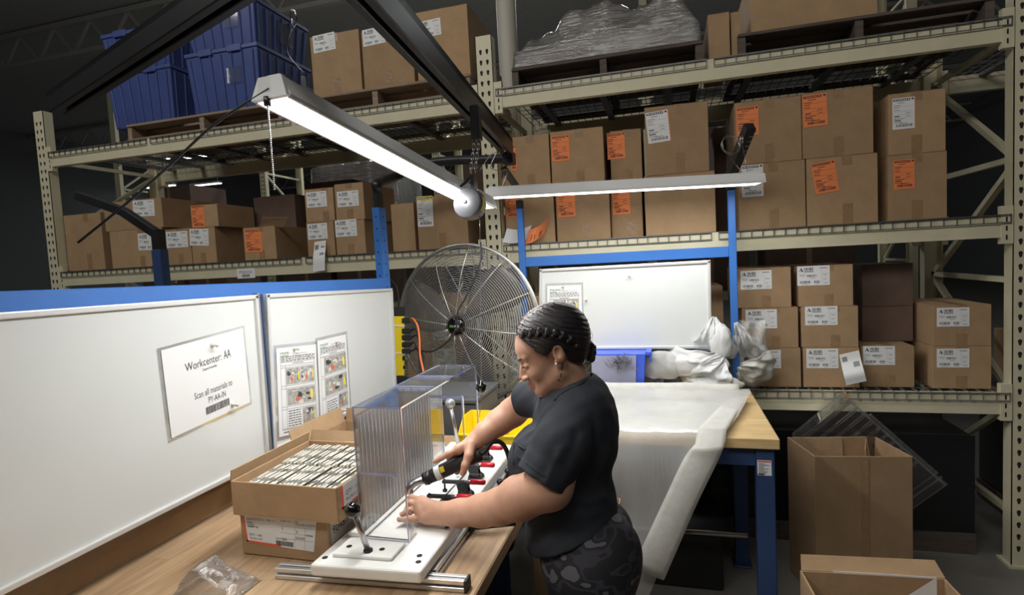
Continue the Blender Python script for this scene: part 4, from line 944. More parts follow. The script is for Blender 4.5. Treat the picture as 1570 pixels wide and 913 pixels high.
# ================================================================ HANGING THINGS
def shop_light(label, A, B, w, h, lampmat, group=None, power=0, endbox=True):
    """A,B: centres of the lit underside"""
    A, B = Vector(A), Vector(B); t = thing('shop_light', label, 'hanging light', (A+B)/2, group)
    d = (B-A).normalized(); s = d.cross(Vector((0,0,1))).normalized(); u = s.cross(d).normalized()
    def sec(p): return [p-s*w*.42-u*.0, p+s*w*.42, p+s*w*.5+u*.004, p+s*w*.30+u*h, p-s*w*.30+u*h, p-s*w*.5+u*.004]
    a, b = sec(A), sec(B)
    mb = MB(); o6 = len(a)
    mb.add(a[2:]+b[2:], [(0,1,5,4),(1,2,6,5),(2,3,7,6)], 0); mb.add(a[2:], [(3,2,1,0)]); mb.add(b[2:], [(0,1,2,3)])
    for sg in (-1, 1): mb.bar(A+s*w*.46*sg+u*.001, B+s*w*.46*sg+u*.001, w*.07, .010)
    mb.bar(A+u*(h+.004), B+u*(h+.004), w*.34, .010); mb.build('housing', 'lampwhite', t)
    mb = MB(); mb.slab(A-s*w*.42+d*.012, A+s*w*.42+d*.012, B+s*w*.42-d*.012, B-s*w*.42-d*.012, .004) ; mb.build('diffuser', lampmat, t)
    for P_, k in ((A, -1), (B, 1)):
        mb = MB(); q = P_+d*k*.006; mb.hexa([q-s*w*.5-d*.006-u*.002, q+s*w*.5-d*.006-u*.002, q+s*w*.5+d*.006-u*.002, q-s*w*.5+d*.006-u*.002], [q-s*w*.33-d*.006+u*h, q+s*w*.33-d*.006+u*h, q+s*w*.33+d*.006+u*h, q-s*w*.33+d*.006+u*h]); mb.build('end_cap', 'lampwhite', t)
    if endbox:
        mb = MB(); mb.bar(A-d*.012+u*(h*.62)-s*w*.14, A+d*.05+u*(h*.62)-s*w*.14, w*.42, h*.85); mb.build('end_box', 'lampwhite', t, bevel=.002)
    if power:
        ld = bpy.data.lights.new('shop_light_glow', 'AREA'); ld.shape = 'RECTANGLE'; ld.size = (B-A).length*.96; ld.size_y = w*.8; ld.energy = power; ld.color = (1, .985, .96)
        lo = bpy.data.objects.new('shop_light_glow', ld); COL.objects.link(lo); c = (A+B)/2-u*.012
        lo.matrix_world = Matrix(((d.x, -s.x, u.x, c.x), (d.y, -s.y, u.y, c.y), (d.z, -s.z, u.z, c.z), (0,0,0,1)))
        ld.use_shadow = True
    return t, (A, B, d, s, u)
A = at(418, 152, d=1.25); B = at(744, 320, d=2.35)
l1, (A, B, d1, s1, u1) = shop_light('long bright hanging shop light crossing the upper left of the photo', A, B, .102, .048, 'lamp', 'hanging shop lights', 15)
A2 = at(750, 303, d=2.80); B2 = at(1165, 281, d=2.66)
l2_, (A2, B2, d2, s2, u2) = shop_light('second hanging shop light seen nearly edge on over the packing bench', A2, B2, .105, .042, 'lamp2', 'hanging shop lights', 10, endbox=False)
# pull chain of the first light
pc = MB(); p = at(410, 157, d=1.245); q = at(421, 292, d=1.245)
MB().cyl(p+Vector((0,0,.012)), p-Vector((0,0,.008)), .008, n=10).build('pull_switch', 'black', l1)
n = 42
for i in range(n):
    c = p.lerp(q, (i+.5)/n); pc.ball(c, .0024, n=6)
o = pc.build('pull_chain', 'steel', l1); o['kind'] = 'stuff'
def wire(name, label, pts, r, m, cat, smooth=6, group=None, n=6, parent=None):
    mb = MB(); mb.tube(catmull(pts, smooth) if smooth else pts, r, n); o = mb.build(name, m, parent)
    if parent is None: tag(o, label, cat, group)
    return o
hb = A+d1*.10+u1*.055
mb = MB(); mb.bar(hb-s1*.02, hb+s1*.02, .02, .016); mb.bar(hb, hb+Vector((0,0,.04)), .008, .008); mb.build('hanger_bracket', 'frame', l1)
wire('suspension_wire', 'thin suspension wire from the rail to the near end of the long light', [hb+Vector((0,0,.05)), at(441, 80, d=1.26), at(449, 42, d=1.25)], .0012, 'steel', 'wire')
mb = MB(); c = at(450, 27, d=1.25); mb.tube([c+Vector((a_*.007, 0, b_*.02)) for a_, b_ in ((0,1),(.8,.6),(1,0),(.8,-.6),(0,-1),(-.8,-.6),(-1,0),(-.8,.6))], .002, 6, closed=True); tag(mb.build('carabiner', 'chrome'), 'small chrome snap hook above the suspension wire', 'hook')
# black rail at top left, and diagonal cord
def rail(name, label, a, b, w, h, cat='rail', slot=True):
    a, b = Vector(a), Vector(b); t = thing(name, label, cat, b); d = (b-a).normalized(); s = d.cross(Vector((0,0,1))).normalized(); u = s.cross(d)
    mb = MB(); mb.bar(a+u*h*.35, b+u*h*.35, w, h*.3); mb.bar(a-s*w*.40, b-s*w*.40, w*.2, h); mb.bar(a+s*w*.40, b+s*w*.40, w*.2, h); mb.bar(a-u*h*.47-s*w*.3, b-u*h*.47-s*w*.3, w*.35, h*.08); mb.bar(a-u*h*.47+s*w*.3, b-u*h*.47+s*w*.3, w*.35, h*.08)
    mb.build('channel', 'black', t, bevel=.002)
    mb = MB(); mb.bar(a-u*h*.1, b-u*h*.1, w*.28, h*.2); mb.build('trolley_track', 'steel', t)
    return t
rail('overhead_rail', 'thick black overhead rail crossing the top left corner near the camera', at(90, 160, d=1.75), at(470, -95, d=1.05), .058, .062)
wire('x', '', parent=l1, smooth=6, cat='', pts=[A+u1*.02-d1*.01, at(330, 190, d=1.30), at(262, 252, d=1.36), at(205, 303, d=1.42), at(120, 372, d=1.5)], r=.0034, m='black').name = 'supply_cord'
# boom rail over the person
boom = rail('overhead_boom', 'long black overhead boom running from the frame to above the camera', (-.60, 1.0, 2.335), at(778, 226, d=3.05), .062, .088, 'boom')
e = at(781, 243, d=3.06)
mb = MB(); mb.box(e.x-.03, e.x+.03, e.y-.045, e.y+.03, e.z-.035, e.z+.03); mb.build('end_plate', 'black', boom, bevel=.003)
tube_pts = [Vector((-1.461, 2.665, 2.128)), Vector((-1.455, 2.667, 2.17)), at(604, 272, d=3.36), at(625, 262, d=3.34), at(655, 251, d=3.30), at(700, 246, d=3.22), at(745, 245, d=3.16), e]
wire('x', '', tube_pts, .027, 'black', '', parent=boom, n=12).name = 'bent_support_tube'
mb = MB(); mb.bar(at(772, 258, d=3.12), at(796, 292, d=3.26), .035, .03, (0, 1, 0)); mb.build('brace', 'black', boom, bevel=.002)
# hose/chain of balancer
bc = at(720, 313, d=1.96)
bal = thing('tool_balancer', 'round grey tool balancer hanging from a chain beside the long light', 'tool balancer', bc, None)
ax = (fw*-1+rt*-.42+Vector((0,0,.08))).normalized()
mb = MB(); mb.lathe([(0, .032), (.012, .033), (.020, .031), (.050, .026), (.0545, .018), (.0555, -.018), (.053, -.028), (.02, -.032), (0, -.032)], bc, ax, 32); mb.build('drum', 'drum', bal)
mb = MB(); mb.lathe([(.0, .036), (.006, .036), (.007, .031)], bc, ax, 12); mb.lathe([(.0, .03), (.004, .03), (.004, .026)], bc+Vector((.004, 0, -.03)), ax, 10); mb.build('hub_screws', 'steel', bal)
mb = MB(); mb.lathe([(.0555, -.016), (.0562, -.014), (.0562, .014), (.0555, .016)], bc, ax, 40); 
mb2 = MB(); a0 = ax.orthogonal(); side = ax.cross(Vector((0,0,1))).normalized(); cc = bc
band = []
for i in range(7):
    t_ = R(-32+i*9); dirv = (side*math.cos(t_)+Vector((0,0,1))*math.sin(t_)).normalized(); dirv = (dirv-ax*dirv.dot(ax)).normalized(); band.append((bc+dirv*.0572-ax*.015, bc+dirv*.0572+ax*.012))
sgn = 1 if side.dot(rt) > 0 else -1
if sgn < 0:
    band = []
    for i in range(7):
        t_ = R(-32+i*9); dirv = (side*-math.cos(t_)+Vector((0,0,1))*math.sin(t_)); dirv = (dirv-ax*dirv.dot(ax)).normalized(); band.append((bc+dirv*.0572-ax*.015, bc+dirv*.0572+ax*.012))
vs = [v for b_ in band for v in b_]; mb2.add(vs, [(2*i, 2*i+1, 2*i+3, 2*i+2) for i in range(6)], 0); mb2.build('warning_label', 'yellow_paper', bal)
top = bc+Vector((.0, 0, .062)); hk = bc+Vector((.018, .01, .10))
mb = MB(); mb.box(hk.x-.006, hk.x+.006, hk.y-.02, hk.y+.02, hk.z-.05, hk.z); mb.bar(top+Vector((-.03, 0, .0)), hk, .012, .01); mb.build('hanger', 'black', bal)
def chain(label, p, q, name='hanging_chain', pitch=.017, r=.0022):
    p, q = Vector(p), Vector(q); L_ = (q-p).length; n = max(2, int(L_/pitch)); mb = MB()
    for i in range(n):
        c = p.lerp(q, (i+.5)/n); a = (1, 0) if i % 2 else (0, 1)
        mb.tube([c+Vector((a[0]*math.cos(t)*.0055, a[1]*math.cos(t)*.0055, math.sin(t)*.0115)) for t in [2*PI*k/8 for k in range(8)]], r, 5, closed=True)
    return tag(mb.build(name, 'steel'), label, 'chain', 'chains holding the tool balancer')
chain('left strand of the chain holding the tool balancer', at(728, 214, d=1.98), hk+Vector((-.012, 0, .01))); chain('right strand of the chain holding the tool balancer', at(735, 214, d=1.98), hk+Vector((.005, 0, .01)))
mb = MB(); c = at(731, 211, d=1.98); mb.box(c.x-.016, c.x+.016, c.y-.02, c.y+.02, c.z-.012, c.z+.11); tag(mb.build('trolley', 'black', bevel=.003), 'black trolley under the boom carrying the balancer chains', 'trolley')
bb = at(738, 593, d=2.0)
wire('balancer_cable', 'thin steel cable hanging from the balancer through a black ball', [bc+Vector((.035, 0, -.045)), at(737, 420, d=1.98), bb, at(735, 640, d=2.01)], .0016, 'steel', 'cable', smooth=4)
mb = MB(); mb.lathe([(0, .024), (.006, .022), (.010, .014), (.0195, .008), (.0205, 0), (.019, -.008), (.012, -.020), (.006, -.026), (0, -.027)], bb, (0,0,1), 20); tag(mb.build('cable_stop_ball', 'knob'), 'black stop ball on the balancer cable in front of the fan', 'ball')
# spiral cords near the boom end
wire('wire_loop', 'thin grey wire looped round the bent support tube', [at(735, 262, d=3.1), at(752, 238, d=3.06), at(760, 236, d=3.06), at(752, 256, d=3.06), at(764, 262, d=3.08), at(778, 262, d=3.1), at(768, 290, d=3.1), at(762, 300, d=3.1)], .0022, 'steel', 'wire')

# ================================================================ PACKING STATION (right)
pk = thing('packing_workbench', 'blue framed packing workbench with maple top', 'workbench', (-.23, 2.85, 0))
PT = .945
MB().box(-.88, .415, 2.405, 3.225, PT-.045, PT).build('bench_top', 'bench2', pk, bevel=.003)
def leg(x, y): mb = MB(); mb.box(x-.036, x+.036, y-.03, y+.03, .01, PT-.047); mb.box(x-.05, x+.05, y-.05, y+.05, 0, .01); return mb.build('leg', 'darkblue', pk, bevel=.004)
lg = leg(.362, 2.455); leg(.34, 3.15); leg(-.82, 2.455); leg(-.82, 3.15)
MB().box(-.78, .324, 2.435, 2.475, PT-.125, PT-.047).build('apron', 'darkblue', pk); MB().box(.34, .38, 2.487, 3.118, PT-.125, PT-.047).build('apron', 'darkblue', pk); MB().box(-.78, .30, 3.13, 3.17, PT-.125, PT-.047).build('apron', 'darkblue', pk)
c = at(1172, 718, y=2.4245); mb = MB(); mb.box(c.x-.027, c.x+.027, 2.4236, 2.4248, c.z-.032, c.z+.032); mb.box(c.x-.025, c.x+.025, 2.4230, 2.4236, c.z+.024, c.z+.030, 1)
for k in range(8): mb.box(c.x-.022, c.x-.022+random.uniform(.02, .04), 2.4230, 2.4236, c.z+.016-k*.0055, c.z+.019-k*.0055, 2)
mb.box(c.x-.024, c.x+.0, 2.4230, 2.4236, c.z-.030, c.z-.024, 3); mb.build('warning_label', ['paper', 'red_ink', 'grey_ink', 'ink'], lg)
for x, zt in ((-.842, 2.035), (.345, 2.045)):
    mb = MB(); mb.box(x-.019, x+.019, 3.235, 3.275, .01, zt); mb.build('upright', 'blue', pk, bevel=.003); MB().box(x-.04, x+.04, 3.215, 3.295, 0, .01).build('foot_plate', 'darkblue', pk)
MB().box(-.823, .326, 3.238, 3.272, 1.683, 1.742).build('crossbar', 'blue', pk, bevel=.003)
MB().box(-.823, .326, 3.238, 3.272, 1.175, 1.215).build('crossbar', 'blue', pk, bevel=.003)
mb = MB(); mb.box(-.861, -.823, 3.233, 3.277, 2.035, 2.085); mb.build('bracket_block', 'black', pk, bevel=.003); mb = MB(); mb.box(.322, .366, 3.23, 3.28, 2.045, 2.14); mb.build('bracket_block', 'black', pk, bevel=.003)
mb = MB(); mb.cyl((-.78, 2.75, .35), (.324, 2.75, .36), .013, n=12); mb.build('footrest_bar', 'chrome', pk)
# short black arm on the right post with coiled wire
a = Vector((.344, 3.25, 2.12)); b = at(1150, 193, d=2.75)
t = thing('support_arm', 'black square arm rising from the right blue post towards the camera', 'arm', a)
mb = MB(); mb.bar(a, b, .05, .05); mb.build('arm_tube', 'black', t, bevel=.003)
mb = MB(); m_ = a.lerp(b, .55)
for k in range(4): c = a.lerp(b, .62+.09*k)-Vector((0,0,.027)); mb.box(c.x-.02, c.x+.02, c.y-.006, c.y+.006, c.z-.001, c.z+.001)
mb.build('slots', 'grey_paint', t)
c = at(1121, 222, d=2.74); mb = MB(); pts = []
for i in range(66): t_ = i/66*2*PI*3; r_ = .045+.004*math.sin(i*.7); pts.append(c+rt*(r_*math.cos(t_))+up*(r_*math.sin(t_)*1.05)+fw*(.01*math.sin(i*.3)+i*.0002))
mb.tube(pts, .0013, 5); tag(mb.build('wire_coil', 'steel'), 'coiled thin steel wire hanging beside the black arm', 'wire coil')
wire('suspension_wire', 'left thin wire from the coil down to the second light', [at(1120, 243, d=2.74), at(1146, 274, d=2.68)], .0011, 'steel', 'wire', 0); wire('suspension_wire', 'right thin wire from the arm clip down to the second light', [at(1137, 217, d=2.74), at(1148, 274, d=2.68)], .0011, 'steel', 'wire', 0)
mb = MB(); c = at(1137, 214, d=2.735); mb.cyl(c-Vector((.005,0,.018)), c+Vector((-.005,0,.018)), .004, n=8); mb.cyl(c-Vector((-.005,0,.018)), c+Vector((.005,0,.018)), .004, n=8); tag(mb.build('wire_clamp', 'steel'), 'small steel wire clamp under the black arm end', 'clamp')
# whiteboard of the station
wb3, Q3 = whiteboard('whiteboard between the blue posts with one instruction sheet and two magnets', at(828, 413, y=3.212), at(1089, 399, y=3.212), at(1091, 534, y=3.212), at(826, 536, y=3.212), (0, -1, 0), .02, .016)
def AY(px, py): return at(px, py, y=3.2005)
q = Quad3(AY(836, 435), AY(894, 433), AY(897, 545), AY(837, 546), (0, -1, 0))
instr('instruction sheet on the whiteboard behind the person', q, [(.23, .40, [(.22, .54), (.57, .87)]), (.44, .61, [(.22, .54), (.57, .87)]), (.65, .82, [(.22, .54), (.57, .87)])], (.25, .8, .86, .9))
magnet(Q3.p(.545, .135, .0112), (0,-1,0), 'upper lone magnet on the whiteboard behind the person'); magnet(Q3.p(.29, .40, .0112), (0,-1,0), 'lower lone magnet beside the sheet behind the person'); magnet(q.p(.47, .05, .0018), (0,-1,0), 'magnet holding the sheet behind the person')

# blue bin on the packing bench, with a bag of hardware
t = thing('plastic_bin', 'bright blue bin on the packing bench under the whiteboard', 'bin', (-.27, 3.14, PT+.001))
x0, x1, y0, y1, z1 = -.425, -.13, 3.06, 3.225, 1.185
mb = MB(); mb.hexa([(x0+.02, y0+.01, PT+.001), (x1-.02, y0+.01, PT+.001), (x1-.02, y1, PT+.001), (x0+.02, y1, PT+.001)], [(x0, y0, z1), (x1, y0, z1), (x1, y1, z1), (x0, y1, z1)]); mb.box(x1, x1+.03, y0, y1, z1-.01, z1+.01); mb.box(x1+.022, x1+.03, y0, y1, z1-.05, z1); mb.build('bin_shell', 'bluebin2', t, bevel=.003)
mb = MB(); mb.hexa([(x0+.0, y0+.002, PT+.03), (x1-.06, y0+.002, PT+.03), (x1-.06, y0+.02, PT+.03), (x0, y0+.02, PT+.03)], [(x0+.0, y0-.008, z1-.01), (x1-.05, y0-.008, z1-.01), (x1-.05, y0+.01, z1-.01), (x0, y0+.01, z1-.01)]); mb.build('front_window', 'bag', t)
t = thing('pouch_of_hardware', 'clear bag of screws showing in the front of the blue bin', 'bag', (-.29, 3.04, PT+.06)); mb = MB()
for k in range(60):
    a = Vector((-.27+random.gauss(0, .035), 3.044, PT+.185+random.gauss(0, .022))); v = Vector((random.uniform(-1, 1), 0, random.uniform(-1, 1))).normalized()*.012; mb.bar(a-v, a+v, .004, .004)
o = mb.build('screws', 'steel', t); o['kind'] = 'stuff'
# ================================================================ FAN
fc = Vector((-1.175, 3.10, 1.362)); fax = Vector((-.16, -1, .02)).normalized(); FR = .47
fan = thing('pedestal_fan', 'large industrial pedestal fan with round wire guard and black hub badge', 'fan', (fc.x, 3.12, 0))
fu = fax.cross(Vector((0,0,1))).normalized(); fv = fu.cross(fax).normalized()
def guard(sign, name, n_rings, depth, mdl='fanwire'):
    mb = MB()
    for i in range(n_rings):
        t_ = (i+1)/n_rings; r = .058+(FR-.058)*t_; h = depth*(1-t_**2.6)+.012
        mb.ring(fc+fax*h*sign, fax, r, .0021, 72, 4)
    for k in range(12):
        a = 2*PI*k/12+.13; dr = fu*math.cos(a)+fv*math.sin(a); pts = []
        for j in range(9):
            t_ = j/8; r = .05+(FR-.05)*t_; pts.append(fc+dr*r+fax*(depth*(1-t_**2.6)+.012)*sign)
        mb.tube(pts, .0028, 5)
    return mb.build(name, mdl, fan)
guard(1, 'front_guard', 34, .105); guard(-1, 'rear_guard', 24, .075)
mb = MB(); mb.ring(fc, fax, FR+.004, .011, 72, 8); mb.build('guard_rim', 'fanwire', fan)
mb = MB(); mb.lathe([(0, .132), (.04, .131), (.052, .124), (.055, .108), (.0, .107)], fc, fax, 32); hub = mb.build('hub_badge', 'knob', fan)
hp = lambda a, b, o=.1335: fc+fu*-a+fv*b+fax*o
sg = 1 if fu.dot(rt) < 0 else -1
H2 = lambda a, b, o=.1335: fc+fu*(-a*sg)+fv*b+fax*o
mb = MB(); mb.add([H2(-.030, -.006), H2(-.004, -.006), H2(-.004, .007), H2(-.030, .007)], [(0,1,2,3),(3,2,1,0)], 0); mb.add([H2(.0, -.005), H2(.032, -.005), H2(.032, .006), H2(.0, .006)], [(0,1,2,3),(3,2,1,0)], 1); mb.build('badge_mark', ['green_ink', 'paper'], hub)
for k in range(3):
    a0 = 2*PI*k/3+.15; vs = []; NR, NA = 7, 9
    for i in range(NR+1):
        r = .05+(.385)*i/NR; w_ = R(20)+R(22)*math.sin(PI*(.15+.8*i/NR))
        for j in range(NA+1):
            s_ = j/NA-.5; a = a0+s_*w_*1.3+.25*i/NR; h = -.055*s_*(1.1-.3*i/NR)+.012*math.cos(s_*PI)
            vs.append(fc+(fu*math.cos(a)+fv*math.sin(a))*r+fax*h)
    mb = MB(); fs = [(i*(NA+1)+j, i*(NA+1)+j+1, (i+1)*(NA+1)+j+1, (i+1)*(NA+1)+j) for i in range(NR) for j in range(NA)]; mb.add(vs, fs, 0, True)
    o = mb.build('blade', 'blade', fan); so = o.modifiers.new('s', 'SOLIDIFY'); so.thickness = .002
mb = MB(); mb.cyl(fc-fax*.02, fc+fax*.03, .06, n=24); mb.build('blade_hub', 'blade', fan)
mb = MB(); mb.tube([fc-fax*.035, fc-fax*.05, fc-fax*.17, fc-fax*.19], [.05, .085, .085, .05], 24); mb.build('motor', 'grey_paint', fan)
mb = MB(); pc_ = fc-fax*.12; mb.cyl((pc_.x, pc_.y, .05), (pc_.x, pc_.y, 1.30), .022, n=16); mb.build('pole', 'steel', fan)
mb = MB(); mb.lathe([(0, .055), (.03, .05), (.05, .03), (.20, .018), (.205, 0), (0, 0)], (pc_.x, pc_.y-.12, 0), (0,0,1), 36); mb.build('base', 'black', fan)
wire('x', '', [at(737, 372, d=3.12), at(737, 400, d=3.10), at(728, 428, d=3.08), at(712, 460, d=3.07), at(702, 478, d=3.065), at(700, 500, d=3.06), at(690, 520, d=3.06), at(668, 537, d=3.08), at(650, 539, d=3.1), at(636, 532, d=3.12)], .0052, 'rubber', '', parent=fan, n=8).name = 'power_cord'

# yellow power strip on the end post
t = thing('power_strip', 'yellow power strip with black plugs fixed beside the end of the whiteboard', 'power strip', at(612, 579, d=3.17), None)
D0 = 3.17; pxy = lambda a, b, o=0: at(a, b, d=D0+o)
def pbox(a, b, c, d_, o0, o1): 
    q = [pxy(a, d_, o0), pxy(c, d_, o0), pxy(c, b, o0), pxy(a, b, o0)]; r_ = [pxy(a, d_, o1), pxy(c, d_, o1), pxy(c, b, o1), pxy(a, b, o1)]; return q, r_
mb = MB(); mb.hexa(*pbox(601, 485, 620, 577, 0, .05)); mb.build('strip_body', 'yellow', t, bevel=.004)
mb = MB(); mb.hexa(*pbox(600, 471, 621, 485, -.002, .055)); mb.hexa(*pbox(603, 577, 624, 592, .004, .04)); mb.build('end_cap', 'rubber', t, bevel=.004)
mb = MB(); mb.hexa(*pbox(599, 499, 621, 501, -.003, .0)); mb.hexa(*pbox(601, 541, 622, 543, -.003, .0)); mb.build('cable_tie', 'paper', t)
mb = MB(); mb.hexa(*pbox(617, 546, 621, 553, -.003, .0)); mb.hexa(*pbox(618, 561, 621.5, 566, -.003, .0)); mb.build('switch', 'black', t)
tips = []
for k, (yy, ww) in enumerate(((488, 9), (504, 10), (514, 11), (525, 10), (535, 10))):
    mb = MB(); mb.hexa(*pbox(616, yy, 620+ww, yy+8, -.006, .02)); mb.build('plug', 'rubber', t, bevel=.004); tips.append(pxy(620+ww, yy+4, .005))
wire('x', '', [tips[0], at(633, 489, d=3.15), at(640, 500, d=3.13), at(643, 520, d=3.1), at(644, 545, d=3.06), at(649, 570, d=3.0), at(652, 600, d=2.9), at(650, 660, d=2.8)], .0062, 'orange', '', parent=t, n=8).name = 'orange_cord'
for k, (dx, tip) in enumerate(zip((0, 3, -2, 5), tips[1:])):
    wire('x', '', [tip, at(636+dx, 505+k*10, d=3.14), at(642+dx, 520+k*8, d=3.12), at(645+dx, 550, d=3.09), at(646+dx, 590, d=3.0), at(645+dx*2, 655, d=2.85)], .0042, 'rubber', '', parent=t, n=7).name = 'black_cord'
wire('x', '', [at(590, 425, d=3.24), at(596, 427, d=3.22), at(607, 438, d=3.2), at(611, 456, d=3.19), at(611, 473, d=3.19)], .0042, 'rubber', '', parent=t).name = 'supply_cord'
# distant neighbouring station frame: dark post with black arm at left
t = thing('station_post', 'dark blue post with a black arm seen over the left whiteboard edge', 'post', (-2.90, 2.62, 0))
mb = MB(); mb.box(-2.93, -2.865, 2.59, 2.65, 0, 1.90); mb.build('lower_post', 'darkblue', t, bevel=.003); mb = MB(); mb.box(-2.925, -2.870, 2.595, 2.645, 1.90, 2.02); mb.build('sleeve', 'black', t)
mb = MB(); mb.bar((-2.90, 2.62, 1.99), at(190, 325, d=3.35), .05, .05); mb.bar(at(190, 325, d=3.35), at(120, 300, d=3.4), .05, .05); mb.build('arm', 'black', t, bevel=.003)
MB().box(-3.0, -2.8, 2.5, 2.74, 0, .01).build('foot_plate', 'darkblue', t)

# ================================================================ FOAM ON THE PACKING BENCH
def surf(rows, m, name, th=.0, smooth=True, par=None):
    n = len(rows[0]); mb = MB(); vs = [p for r in rows for p in r]
    mb.add(vs, [(j*n+i, j*n+i+1, (j+1)*n+i+1, (j+1)*n+i) for j in range(len(rows)-1) for i in range(n-1)], 0, smooth)
    o = mb.build(name, m, par)
    if th: s_ = o.modifiers.new('s', 'SOLIDIFY'); s_.thickness = th; s_.offset = 1
    return o
def wob(p, a, f=6, s=0): return mnoise.noise(Vector(p)*f+Vector((s, 0, s)))*a
fs_ = thing('foam_sheet_stack', 'white foam sheets draped over the packing bench and hanging over its front', 'foam sheet', (-.1, 2.7, PT+.001))
prof = [(2.985, PT+.045), (2.97, PT+.070), (2.94, PT+.062), (2.90, PT+.045), (2.78, PT+.036), (2.62, PT+.03), (2.50, PT+.026), (2.42, PT+.02), (2.392, PT+.008), (2.385, PT-.03)]
prof += [(2.380-.010*math.sin(k*.7), PT-.03-.07*k) for k in range(1, 11)]
right = [.37, .375, .38, .36, .33, .28, .235, .205, .19, .18]+[.165-.030*k for k in range(1, 11)]
rows = []
for k, ((y, z), xr) in enumerate(zip(prof, right)):
    row = []
    for i in range(31):
        u = i/30; x = -.46+(xr+.46)*u
        dz = wob((x, y, z), .014, 7) if k < 8 else 0; dy = wob((x, z, 1), .012+.012*max(0, k-9)/5, 4, 3) if k > 8 else 0
        row.append(Vector((x, y+(dy if dy < .008 else .008)-.0, max(z+dz, PT+.006) if k < 8 else z)))
    rows.append(row)
surf(rows, 'foam_thin', 'top_sheet', par=fs_)
for L, (ya, za, inset, lb) in enumerate(((2.99, .012, .035, 'lower white foam layer folded on the packing bench'), (3.0, .019, .02, 'upper white foam layer folded on the packing bench'))):
    rows = []
    for k in range(9):
        y = 2.97-(2.97-2.43)*k/8; xr = .345-.12*(k/8)**1.3-inset
        rows.append([Vector((-.45+(xr+.45)*i/20, y, PT+.0015+za*.35*(L+1)*.6+abs(wob((i/5, y, L), .004, 3)))) for i in range(21)])
    surf(rows, 'foam', 'under_layer', .002, par=fs_)
# rear rolled lip
rows = []
for k in range(11):
    a = PI*k/10
    rows.append([Vector((-.45+.78*i/24, 3.005-.035*math.cos(a)*(1+.2*wob((i/8, 0, 0), 1, 2)), PT+.004+(.088+.010*wob((i/6., 1, 0), 1, 1.5))*math.sin(a))) for i in range(25)])
surf(rows, 'foam', 'rolled_edge', .002, par=fs_)
# diagonal folded strip
L_ = [(1118, 628, 2.93), (1092, 655, 2.62), (1066, 682, 2.375), (1048, 706, 2.352), (1022, 760, 2.345), (998, 812, 2.34), (972, 869, 2.335)]
R_ = [(1146, 614, 2.99), (1126, 646, 2.60), (1112, 680, 2.378), (1102, 706, 2.352), (1068, 776, 2.345), (1045, 830, 2.34), (1018, 892, 2.335)]
Lp = catmull([at(a, b, y=c)+Vector((0, 0, .004)) for a, b, c in L_], 5); Rp = catmull([at(a, b, y=c)+Vector((0, 0, .004)) for a, b, c in R_], 5)
for P9 in (Lp, Rp):
    for p9 in P9:
        if p9.y > 2.40: p9.z = max(p9.z, PT+.036)
rows = [[l.lerp(r, i/6)+Vector((0, -.012*math.sin(PI*i/6)+wob(l, .006, 5), 0)) for i in range(7)] for l, r in zip(Lp, Rp)]
surf(rows, 'foam', 'folded_edge', .003, par=fs_)['label'] = 'opaque folded foam edge hanging diagonally'
fh_ = thing('foam_heap', 'heap of crumpled white foam sheets around the foot of the right blue post', 'foam', at(1100, 600, y=3.12), None)
def crumple(c, r, seed, amp=.35, n=72, m='foam', name='foam_scrap', label='', flat=False, f=2.2):
    c = Vector(c); mb = MB(); vs = []; h = n//2
    for i in range(h+1):
        p = PI*i/h
        for k in range(n):
            t_ = 2*PI*k/n; d = Vector((math.sin(p)*math.cos(t_), math.sin(p)*math.sin(t_), math.cos(p)))
            q = d*1.3+Vector((seed*3.1, seed, 0)); w_ = mnoise.noise(q)*2.6; g = Vector((math.sin(seed*2.1), .3, math.cos(seed*1.7))); rd = 1-abs(math.sin(d.dot(g)*3.6+w_)); rd2 = mnoise.noise(q*1.6+Vector((5, 1, 2))); rd3 = 1-abs(math.sin(d.x*6+d.z*4+w_*2.2))
            s_ = 1+amp*(rd*.45+rd2*.9+rd3*.10-.25)
            v = c+Vector((d.x*r[0], d.y*r[1], d.z*r[2]))*s_; v.z = max(v.z, c.z-r[2]*.8, PT+.003 if v.x < .43 else -9); vs.append(v)
    mb.add(vs, [(i*n+k, (i+1)*n+k, (i+1)*n+(k+1) % n, i*n+(k+1) % n) for i in range(h) for k in range(n)], 0, True)
    if name == 'foam_scrap': return mb.build('foam_fold', m, fh_)
    o = mb.build(name, m); tag(o, label, 'cloth'); return o
M['foam_solid'] = film('white_foam_scrap', (.86, .87, .87), .04, .2, .4, .25, 40, trans=.25)
def pleat(c, L, a0, a1, nf, seed, m='foam_solid', squash=1.0, dy=.03, amp=.024, bulge=.05, tilt=0):
    """foam sheet gathered at c and fanning out between two angles (in the wall plane), rippled and bulging forward"""
    c = Vector(c); rows = []; nr, na = 20, 15*max(3, nf)
    for i in range(nr+1):
        t = i/nr; row = []
        for j in range(na+1):
            u = j/na; a = R(a0+(a1-a0)*u)+.10*mnoise.noise(Vector((t*3, u*3, seed))); Lr = L*(1+.22*mnoise.noise(Vector((u*5, seed, 1.5)))); r = Lr*(.08+.92*t)
            w = math.sin(u*nf*PI+4.5*mnoise.noise(Vector((t*1.8, u*2.6, seed+5)))+seed)*.7+.9*mnoise.noise(Vector((t*3.5+seed, u*5, seed)))
            y = c.y-bulge*math.sin(PI*min(1, t*1.05))+amp*w*(.35+t*.9)+dy*t+.012*mnoise.noise(Vector((t*6, u*9, seed+8)))
            x = c.x+math.cos(a)*r; z = c.z+math.sin(a)*r*squash+.3*amp*w*t
            lim = PT+.004 if (x < .43 and y < 3.235) else Z1-.03
            row.append(Vector((x, min(y, 3.40), max(z, lim+.004*math.sin(9*u+seed)**2))))
        rows.append(row)
    return surf(rows, m, 'foam_fold', .0015, par=fh_)
